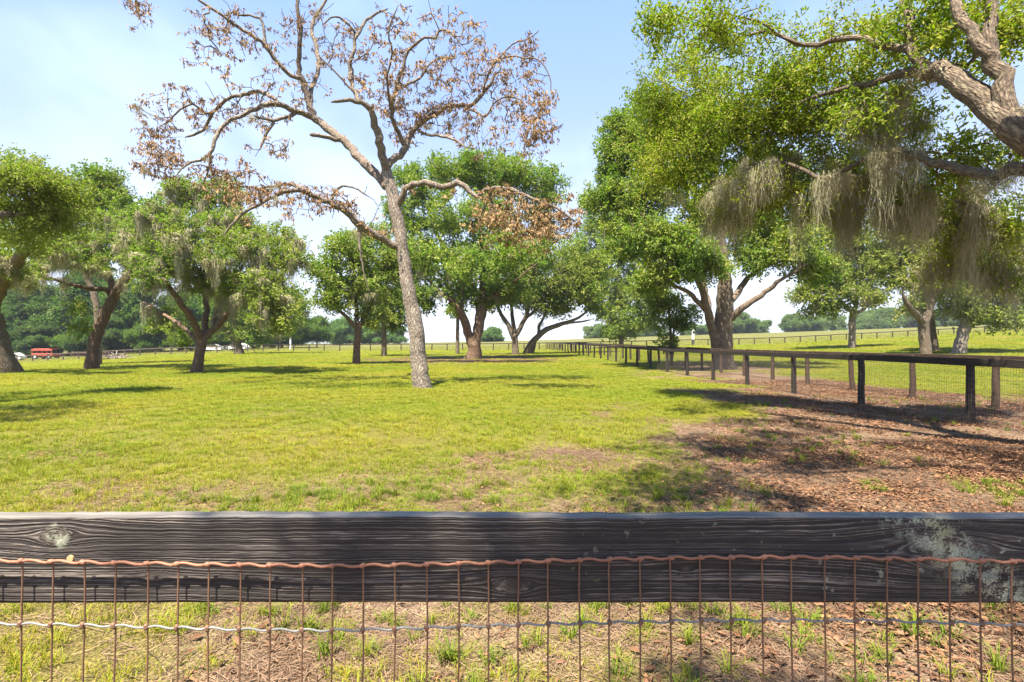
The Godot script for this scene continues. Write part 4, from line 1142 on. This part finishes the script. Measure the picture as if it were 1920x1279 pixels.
	tree({"name": "oak_tree", "label": "slender young oak left of the dead tree, trunk forking low", "group": "", "base": [-10.86,0.01,35.7],
		"limbs": [[-10.86,-0.14,35.7,0.33,-10.86,0.05,35.7,0.28,-10.82,1.05,35.7,0.24,-10.78,1.91,35.7,0.23,-10.75,2.43,35.7,0.22], [-10.75,2.36,35.7,0.17,-11.15,3.07,35.1,0.13,-11.64,3.7,34.7,0.11,-12.15,4.29,34.3,0.08], [-10.75,2.43,35.7,0.17,-10.98,3.87,36.1,0.14,-11.19,5.77,36.3,0.11,-11.34,7.66,36.3,0.07], [-10.67,2.43,35.7,0.17,-10.34,3.49,36.1,0.14,-9.89,4.66,36.5,0.11,-9.37,5.82,36.7,0.08]],
		"blobs": [-11.53,7.93,35.7,1.9,1.26,1.61,44,-10.32,7.73,36.7,1.95,1.45,1.66,44,-12.29,6.31,34.7,1.66,1.3,1.41,40,-10.97,5.33,35.7,2.12,1.41,1.8,44,-9.37,5.44,36.7,1.49,1.61,1.27,34,-12.11,4.5,34.7,1.48,0.9,1.26,26,-9.89,3.52,36.5,1.48,0.87,1.26,20,-10.21,9.18,36.3,1.29,0.79,1.09,20,-8.6,6.97,36.7,1.07,1.38,0.91,20], "leaf": "mid", "per": 5, "spread": 0.48, "bark": "brown", "moss": 44, "moss_len": 1.3, "seed": 26, "lscale": 1.35, "tint": Color(0.282, 0.346, 0.083), "tint2": Color(0.360, 0.370, 0.098)})
	tree({"name": "oak_tree", "label": "dark-trunked oak standing just left of the dead tree's trunk", "group": "", "base": [-13.8,0.06,55.2],
		"limbs": [[-13.8,-0.11,55.2,0.37,-13.8,0.12,55.2,0.32,-13.8,1.67,55.2,0.26,-13.86,3.97,55.2,0.25,-13.68,6.27,55.2,0.23], [-13.8,4.55,55.2,0.17,-14.95,6.27,55.2,0.14,-16.1,7.42,55.2,0.09], [-13.74,5.12,55.2,0.17,-12.36,6.85,55.2,0.14,-10.92,8.57,55.2,0.09], [-13.68,6.27,55.2,0.17,-13.51,9.72,55.2,0.11,-13.22,13.17,55.2,0.08]],
		"blobs": [-14.09,5.7,55.2,2.36,2.07,2,36,-12.07,6.85,55.2,1.95,2.41,1.66,32,-14.95,8,55.2,2.36,1.84,2,26,-12.94,3.97,55.2,1.84,1.09,1.56,18,-12.65,10.87,55.2,2.64,2.41,2.25,32,-15.52,4.55,55.2,1.61,0.98,1.37,12], "leaf": "mid", "per": 5, "spread": 0.79, "bark": "oak", "moss": 40, "moss_len": 1.7, "seed": 27, "lscale": 2.0, "tint": Color(0.200, 0.268, 0.083), "tint2": Color(0.306, 0.328, 0.098)})
	tree({"name": "live_oak", "label": "big round green oak with two thick reddish trunks behind the dead tree", "group": "", "base": [-3.44,0.07,45.9],
		"limbs": [[-3.49,-0.17,45.9,0.96,-3.44,0.16,45.9,0.79,-3.39,0.69,45.9,0.65,-3.39,1.17,45.9,0.57], [-3.44,0.93,45.9,0.41,-3.82,2.03,45.9,0.4,-4.17,3.3,45.5,0.38,-4.51,4.22,45.1,0.33,-5.14,5.15,44.9,0.23,-6.26,5.9,44.5,0.16,-7.35,7.15,44.1,0.09], [-3.35,0.93,45.9,0.43,-3.11,2.36,45.9,0.43,-2.96,3.79,45.9,0.41,-2.8,5.5,46.3,0.39,-2.62,7.94,46.5,0.31,-2.91,10.85,46.5,0.24,-3.39,14.24,46.5,0.15], [-3.1,1.65,46.5,0.27,-2.69,3.6,46.9,0.24,-2.22,5.84,47.3,0.22,-0.99,8.61,47.7,0.18,0.25,11.63,47.9,0.12], [-2.87,5.47,45.9,0.24,-4.89,8.49,46.9,0.2,-6.93,11.54,47.5,0.15,-7.98,14.62,47.9,0.1], [-4.51,4.22,45.1,0.22,-4.44,6.36,45.3,0.19,-5.21,9.7,45.5,0.14], [-2.29,5.23,45.9,0.19,0,6.79,44.9,0.14,1.83,8.04,43.9,0.09]],
		"blobs": [-7.82,16.3,46.9,2.93,2.15,2.49,60,-4.78,16.94,45.9,2.87,1.91,2.44,60,-1.95,17.28,46.9,2.93,1.95,2.49,64,0.96,15.99,45.9,2.87,2.1,2.44,64,2.69,13.37,46.9,1.95,2.93,1.66,50,-8.79,12.39,46.9,2.44,2.44,2.08,52,-5.03,12.61,43.9,2.74,2.29,2.33,54,-1.37,12.15,43.9,2.74,2.29,2.33,54,1.43,9.77,45.9,2.87,2.39,2.44,50,-9.08,8.34,45.9,1.91,2.39,1.63,40,-6.08,8.66,44.9,2.81,2.06,2.39,50,-2.93,8.97,46.9,2.93,2.15,2.49,46,0,6.42,45.9,2.39,1.63,2.03,34,-7.48,5.38,44.9,1.87,1.22,1.59,28,-4.78,5.95,45.9,2.1,1.05,1.79,22,-1.95,5.55,46.9,1.95,0.98,1.66,20,3.42,16.3,46.9,1.27,1.95,1.08,22,-10.75,13.37,46.9,1.47,2.15,1.25,24,-3.55,7.15,37.9,2.76,1.58,2.35,26,-0.58,8.15,36.9,2.69,1.92,2.29,26,-6.32,8.33,37.9,1.97,1.58,1.68,20], "leaf": "mid", "per": 5, "spread": 0.66, "bark": "red", "moss": 44, "moss_len": 1.3, "seed": 31, "lscale": 1.75, "tint": Color(0.218, 0.297, 0.077), "tint2": Color(0.341, 0.370, 0.088)})
	tree({"name": "oak_tree", "label": "thin straight trunk just left of the two reddish trunks", "group": "", "base": [-6.66,0.13,62.65],
		"limbs": [[-6.66,-0.07,62.65,0.27,-6.66,0.19,62.65,0.25,-6.66,3,62.65,0.22,-6.59,5.61,62.65,0.21,-6.53,8.22,62.65,0.17], [-6.59,5.29,62.65,0.1,-7.18,6.26,62.65,0.08,-7.83,6.92,62.65,0.05]],
		"blobs": [-7.05,5.29,62.65,1.04,0.91,0.89,12,-6.66,8.22,62.65,1.57,1.57,1.33,14], "leaf": "mid", "per": 4, "spread": 0.62, "bark": "oak", "moss": 3, "moss_len": 1, "seed": 32, "lscale": 2.2, "tint": Color(0.218, 0.297, 0.077), "tint2": Color(0.327, 0.357, 0.083)})
	tree({"name": "live_oak", "label": "dark forked oak at centre with limbs spreading like a vase", "group": "", "base": [0.43,0.15,58.8],
		"limbs": [[0.43,-0.03,58.8,0.49,0.43,0.21,58.8,0.43,0.37,1.38,58.8,0.38,0.24,2.17,58.8,0.38], [0.24,2.05,58.8,0.31,-0.43,3.52,58.8,0.27,-1.22,4.75,58.8,0.22,-1.84,6.28,58.8,0.16,-2.33,7.81,58.8,0.11], [0.31,2.17,58.8,0.28,0.12,4.18,59.8,0.24,-0.13,6.08,60.2,0.18,-0.63,9.24,60.4,0.11], [0.43,2.17,58.8,0.31,1.22,3.83,58.8,0.27,1.84,5.36,58.8,0.22,1.53,7.5,58.8,0.16,0.92,10.26,58.8,0.11], [1.35,4.13,58.8,0.22,2.76,5.36,58.8,0.18,3.98,6.58,58.8,0.13]],
		"blobs": [-1.22,7.5,58.8,2.08,1.59,1.77,30,1.53,7.81,58.8,2.45,1.84,2.08,34,4.29,7.81,58.8,2.2,1.71,1.87,30,0,10.26,58.8,3.06,1.84,2.6,34,3.06,10.87,58.8,2.45,2.08,2.08,32,5.51,9.03,58.8,1.59,1.84,1.35,22,-2.45,5.97,58.8,1.22,0.98,1.04,10,2.45,5.97,58.8,2.08,0.73,1.77,12], "leaf": "mid", "per": 5, "spread": 0.92, "bark": "oak", "moss": 60, "moss_len": 1.5, "seed": 33, "lscale": 2.3, "tint": Color(0.205, 0.246, 0.083), "tint2": Color(0.312, 0.308, 0.098)})
	tree({"name": "live_oak", "label": "oak with two trunks bending low to the right beside the lane fence", "group": "", "base": [2,0.19,60],
		"limbs": [[1.5,-0.06,60,0.41,1.62,0.31,60,0.37,2.25,1.38,60,0.36,3.12,2.31,60,0.35,4.06,3.06,60,0.32,5.31,3.56,60,0.27,6.56,3.94,60,0.22,7.81,4.44,60,0.16,9.06,5.44,60,0.1], [2.41,-0.09,61,0.32,2.48,0.74,61,0.29,2.72,1.69,60.8,0.27,3.27,2.38,60.4,0.25], [3.25,2.44,60,0.21,3.12,3.44,60,0.19,3.62,4.19,60,0.15,4.06,5.44,60,0.1], [6.25,3.81,60,0.15,7.81,3.94,60,0.12,9.37,4.19,60,0.08]],
		"blobs": [6.25,7.31,60,2.5,2.12,2.12,36,8.44,8.56,60,2.12,2.37,1.81,36,9.37,6.06,60,1.62,1.5,1.38,20,5,5.75,60,1.62,1.12,1.38,14,7.19,11.06,60,2.12,2.12,1.81,28,10,10.44,60,1.5,1.87,1.27,18], "leaf": "mid", "per": 5, "spread": 0.92, "bark": "oak", "moss": 44, "moss_len": 1.3, "seed": 34, "lscale": 2.3, "tint": Color(0.272, 0.328, 0.083), "tint2": Color(0.360, 0.370, 0.094)})
	tree({"name": "oak_tree", "label": "bushy bright green oak whose crown droops to the far fence", "group": "", "base": [18,0.62,84.3],
		"limbs": [[18,0.36,84.3,0.53,18,0.71,84.3,0.44,18,3.52,84.3,0.35,18,7.03,84.3,0.3,17.74,12.3,84.3,0.23,16.68,19.33,84.3,0.14]],
		"blobs": [18,5.28,84.3,4.04,3.16,3.43,70,15.37,9.67,84.3,3.86,3.51,3.28,60,20.2,9.67,84.3,3.86,3.51,3.28,60,14.49,14.94,84.3,3.86,3.86,3.28,60,19.76,15.81,84.3,4.39,3.86,3.73,60,10.98,16.69,84.3,2.63,3.51,2.24,26,23.71,8.79,84.3,2.63,3.51,2.24,30,14.05,20.2,84.3,3.16,3.16,2.69,34,17.56,21.96,84.3,3.86,3.51,3.28,40,13.17,24.59,84.3,2.11,1.93,1.79,18,21.95,5.28,84.3,2.11,2.28,1.79,20,16.68,3.08,84.3,2.46,0.88,2.09,14,12.73,12.3,84.3,2.11,2.99,1.79,22], "leaf": "mid", "per": 5, "spread": 1.06, "bark": "oak", "moss": 6, "moss_len": 1.3, "seed": 35, "lscale": 2.6, "tint": Color(0.246, 0.337, 0.077), "tint2": Color(0.360, 0.370, 0.088)})
	tree({"name": "live_oak", "label": "large spreading oak with a stout brown trunk right behind the lane fences", "group": "", "base": [11.81,0.04,28.55],
		"limbs": [[11.81,-0.2,28.55,1.01,11.81,0.04,28.55,0.71,11.81,0.55,28.55,0.54,11.78,1.29,28.55,0.48,11.81,2.48,28.55,0.48,11.84,3.67,28.55,0.45,11.9,4.41,28.55,0.41], [11.57,0.34,28.55,0.3,11.42,1.14,28.55,0.27,11.24,2.04,28.55,0.24,10.85,2.91,28.15,0.22,10.46,3.75,27.75,0.2,10.16,4.46,27.55,0.16,9.62,5.54,27.15,0.11,8.92,6.88,26.75,0.08], [11.7,0.63,28.95,0.18,11.63,1.59,29.15,0.18,11.5,2.81,29.35,0.17,11.34,4.07,29.75,0.15,11.37,5.36,30.15,0.13,11.93,7.96,30.55,0.1], [10.66,3.22,27.95,0.15,9.97,3.84,27.75,0.13,9.26,4.29,27.35,0.11,8.48,4.53,26.95,0.08,7.61,4.9,26.55,0.06], [12.07,2.78,28.55,0.24,12.46,3.26,28.15,0.19,13.01,3.73,27.75,0.16,13.63,4.23,27.55,0.14,14.08,4.7,27.15,0.11,14.77,5.21,26.75,0.07,15.49,5.73,26.55,0.05], [12.13,3.67,28.55,0.21,12.99,4.5,29.35,0.18,13.79,5.31,29.75,0.15,15.08,6.31,30.15,0.13,16.23,7.64,30.55,0.08], [11.9,4.41,28.55,0.4,11.78,6.05,28.55,0.3,11.66,7.54,28.55,0.21,11.45,9.32,28.55,0.16,11.3,11.7,28.55,0.12,10.71,14.08,28.55,0.08], [11.78,6.05,28.55,0.15,11.08,8.06,29.55,0.12,9.98,9.71,29.95,0.09,8.48,11.64,30.15,0.07], [11.66,7.54,28.55,0.15,13.54,9.6,29.55,0.12,15.08,11.64,30.15,0.09], [9.62,5.54,27.15,0.08,8.02,7.11,26.55,0.07,6.54,8.12,26.15,0.05]],
		"blobs": [6.77,12.37,29.55,1.85,1.54,1.57,80,6.16,13.9,29.55,1.05,1.23,0.89,34,8.11,14.7,29.95,1.87,1.87,1.59,70,7.14,9.62,28.55,1.78,1.49,1.52,70,5.54,9.6,29.55,1.42,1.23,1.2,50,8.92,10.81,28.55,1.78,1.78,1.52,60,10.82,14.01,30.55,2.23,2.23,1.89,60,11.77,9.23,30.55,2.23,1.59,1.89,50,7.74,6.84,26.55,1.66,1.11,1.41,56,8.92,6.18,25.95,1.62,1.08,1.38,50,6.54,7.24,28.55,1.49,1.31,1.26,50,10.39,5.51,26.95,1.4,0.84,1.19,32,8.3,5.18,26.55,1.38,0.83,1.18,40,13.54,7.75,29.55,1.85,1.42,1.57,46,14.57,8.73,28.55,1.78,1.49,1.52,50,14.99,6.68,27.15,1.7,1.13,1.44,46,13.98,6.05,28.55,1.49,0.89,1.26,30,16.36,5.6,27.55,1.26,0.98,1.07,30,17.85,8.06,29.55,1.35,1.23,1.15,34,7.05,4.63,26.55,1.11,0.66,0.94,26,14,12.42,30.55,2.55,2.23,2.16,50,16.55,11.78,30.55,2.23,1.91,1.89,40,5.85,11.44,29.55,0.92,1.23,0.78,26], "leaf": "mid", "per": 5, "spread": 0.46, "bark": "oak", "moss": 30, "moss_len": 1.0, "seed": 41, "lscale": 1.25, "tint": Color(0.218, 0.308, 0.077), "tint2": Color(0.360, 0.370, 0.088)})
	tree({"name": "small_tree", "label": "small twin-stemmed tree left of the stout oak behind the lane", "group": "", "base": [11.01,0.1,35.35],
		"limbs": [[11.01,-0.05,35.35,0.15,11.01,0.14,35.35,0.13,10.97,1.61,35.35,0.1,10.9,3.08,35.35,0.09,10.75,4.56,35.35,0.06], [11.18,0.13,35.65,0.11,11.28,1.61,35.75,0.1,11.46,3.11,35.95,0.07,11.75,4.63,36.15,0.05]],
		"blobs": [10.68,4.19,35.35,1.25,1.1,1.06,34,10.31,3.08,35.35,0.88,0.66,0.75,16,11.78,3.45,35.35,1.03,0.74,0.88,16,12.15,2.72,35.35,0.74,0.52,0.63,8,10.86,1.61,35.35,0.29,0.96,0.25,9,10.02,4.56,35.35,0.81,0.88,0.69,14], "leaf": "mid", "per": 3, "spread": 0.44, "bark": "oak", "moss": 3, "moss_len": 0.8, "seed": 42, "lscale": 1.5, "tint": Color(0.191, 0.237, 0.083), "tint2": Color(0.300, 0.308, 0.098)})
	tree({"name": "oak_tree", "label": "pale straight-trunked oak in the right field beyond the lane", "group": "", "base": [36.55,0.99,55],
		"limbs": [[36.55,0.81,55,0.46,36.55,1.04,55,0.37,36.55,2.24,55,0.34,36.61,3.96,55,0.34,36.67,4.65,55,0.32], [36.67,4.54,55,0.23,35.98,5.4,55,0.19,34.95,6.26,55,0.14], [36.67,4.65,55,0.23,37.01,6.26,55,0.18,36.67,8.55,55,0.14,36.09,12.56,55,0.09], [36.72,4.54,55,0.22,38.1,5.34,55,0.17,38.96,6.26,55,0.11]],
		"blobs": [34.37,7.4,55,2.86,2.29,2.43,46,37.24,8.55,55,2.86,2.52,2.43,46,33.23,10.27,55,2.52,2.52,2.14,40,36.67,11.98,55,2.86,2.52,2.43,44,39.53,9.69,55,1.95,2.52,1.66,30,33.8,5.11,55,2.06,1.03,1.75,20,31.51,6.26,55,1.72,1.72,1.46,22,38.96,6.26,55,1.49,1.03,1.27,14,35.52,14.28,55,2.86,2.06,2.43,34], "leaf": "mid", "per": 5, "spread": 0.88, "bark": "pale", "moss": 44, "moss_len": 1.7, "seed": 43, "lscale": 2.1, "tint": Color(0.218, 0.268, 0.083), "tint2": Color(0.354, 0.346, 0.098)})
	tree({"name": "live_oak", "label": "forked oak behind the right fence, left of the twin leaning trunks", "group": "", "base": [31.65,0.48,39.1],
		"limbs": [[31.65,0.24,39.1,0.45,31.65,0.48,39.1,0.39,31.57,1.42,39.1,0.37,31.44,2.64,39.1,0.37,31.4,3.05,39.1,0.35], [31.36,3.01,39.1,0.26,30.56,3.64,38.7,0.24,29.72,4.21,38.3,0.2,29.05,5.19,38.1,0.14], [31.48,3.05,39.1,0.29,31.85,3.86,39.1,0.26,32.01,4.88,39.1,0.22,32.34,6.59,39.7,0.17,31.84,8.65,39.7,0.11], [32.01,4.88,39.1,0.16,32.68,6.03,38.5,0.12,33.34,7.18,38.1,0.08]],
		"blobs": [29.73,8.55,39.1,1.79,1.63,1.52,40,31.77,9.77,39.1,2.04,1.79,1.73,44,30.14,6.1,39.1,1.38,1.06,1.18,22,32.99,7.73,39.1,1.79,1.38,1.52,34,28.92,10.18,39.1,1.47,1.63,1.25,30,33.4,10.18,39.1,1.79,1.63,1.52,34,30.95,11.6,39.1,2.04,1.22,1.73,30,28.51,7.32,39.1,1.14,1.14,0.97,18,28.1,5.29,39.1,0.81,1.06,0.69,8], "leaf": "mid", "per": 5, "spread": 0.62, "bark": "oak", "moss": 60, "beard": 6, "moss_len": 1.4, "seed": 44, "lscale": 1.6, "tint": Color(0.300, 0.308, 0.094), "tint2": Color(0.360, 0.370, 0.115)})
	tree({"name": "oak_tree", "label": "dark leaning trunk directly behind the forked oak at right", "group": "", "base": [37.25,0.8,45.1],
		"limbs": [[37.4,0.61,45.1,0.33,37.35,0.84,45.1,0.28,37.16,2.11,45.1,0.25,37.02,3.52,45.1,0.23,36.83,5.4,45.1,0.19], [36.93,4.46,45.1,0.14,38.05,6.34,45.1,0.11,38.99,8.22,45.1,0.08]],
		"blobs": [37.11,6.34,45.1,1.88,1.41,1.6,30,38.99,7.28,45.1,1.88,1.6,1.6,30,37.58,9.16,45.1,2.07,1.69,1.76,32,35.7,4.46,45.1,1.13,0.66,0.96,8,34.76,4.93,45.1,1.22,0.85,1.04,12], "leaf": "mid", "per": 4, "spread": 0.79, "bark": "oak", "moss": 30, "moss_len": 1.6, "seed": 45, "lscale": 2.0, "tint": Color(0.232, 0.268, 0.088), "tint2": Color(0.354, 0.337, 0.106)})
	tree({"name": "live_oak", "label": "oak with a flared grey trunk leaning right near the right edge", "group": "", "base": [36.01,0.64,41.15],
		"limbs": [[35.88,0.43,41.15,0.69,35.96,0.69,41.15,0.51,36.13,1.63,41.15,0.43,36.39,2.7,41.15,0.39,36.78,3.56,41.15,0.34,37.29,4.41,41.15,0.28], [36.39,2.7,41.15,0.21,36.01,3.77,41.15,0.17,35.36,4.63,41.15,0.13], [37.29,4.41,41.15,0.21,38.15,5.7,41.15,0.17,39.44,6.77,41.15,0.11], [37.12,4.2,41.15,0.21,37.08,5.92,41.15,0.17,36.65,8.06,41.15,0.11]],
		"blobs": [36.43,5.92,41.15,1.89,1.46,1.6,34,38.58,6.77,41.15,1.97,1.63,1.68,36,40.29,5.49,41.15,1.71,1.71,1.46,34,37.72,3.77,41.15,1.89,0.77,1.6,20,39.86,3.34,41.15,1.71,0.86,1.46,18,36.01,4.2,41.15,1.2,0.69,1.02,14,37.29,8.92,41.15,2.14,1.71,1.82,34,40.29,8.49,41.15,2.14,1.71,1.82,30,39.44,10.2,41.15,2.14,1.46,1.82,24], "leaf": "mid", "per": 5, "spread": 0.7, "bark": "pale", "moss": 44, "beard": 6, "moss_len": 1.4, "seed": 46, "lscale": 1.8, "tint": Color(0.272, 0.308, 0.094), "tint2": Color(0.360, 0.370, 0.110)})
	print("trees ", Time.get_ticks_msec())
	far_things()
	print("far ", Time.get_ticks_msec())
	make_grass()
	print("grass ", Time.get_ticks_msec())

func clouds() -> ImageTexture:                   # thin high cloud, the same all round
	var w := 1024
	var h := 512
	var im := Image.create(w, h, false, Image.FORMAT_RGBA8)
	var f := FastNoiseLite.new()
	f.frequency = 1.1
	f.fractal_octaves = 5
	f.seed = 5
	for y in h / 2 + 4:
		var up := PI / 2 - PI * (y + 0.5) / h
		for x in w:
			var a := TAU * (x + 0.5) / w
			var p := Vector3(cos(a) * cos(up), sin(up), sin(a) * cos(up))
			var q := p / (0.28 + absf(p.y))
			var n := f.get_noise_3d(q.x * 0.8 + q.z * 0.3, q.y * 2.0, q.z * 1.3)
			var c := smoothstep(-0.1, 0.6, n) * 0.2
			im.set_pixel(x, y, Color(1, 1, 1, c * c * 2.2 + c * 0.25))
	return ImageTexture.create_from_image(im)
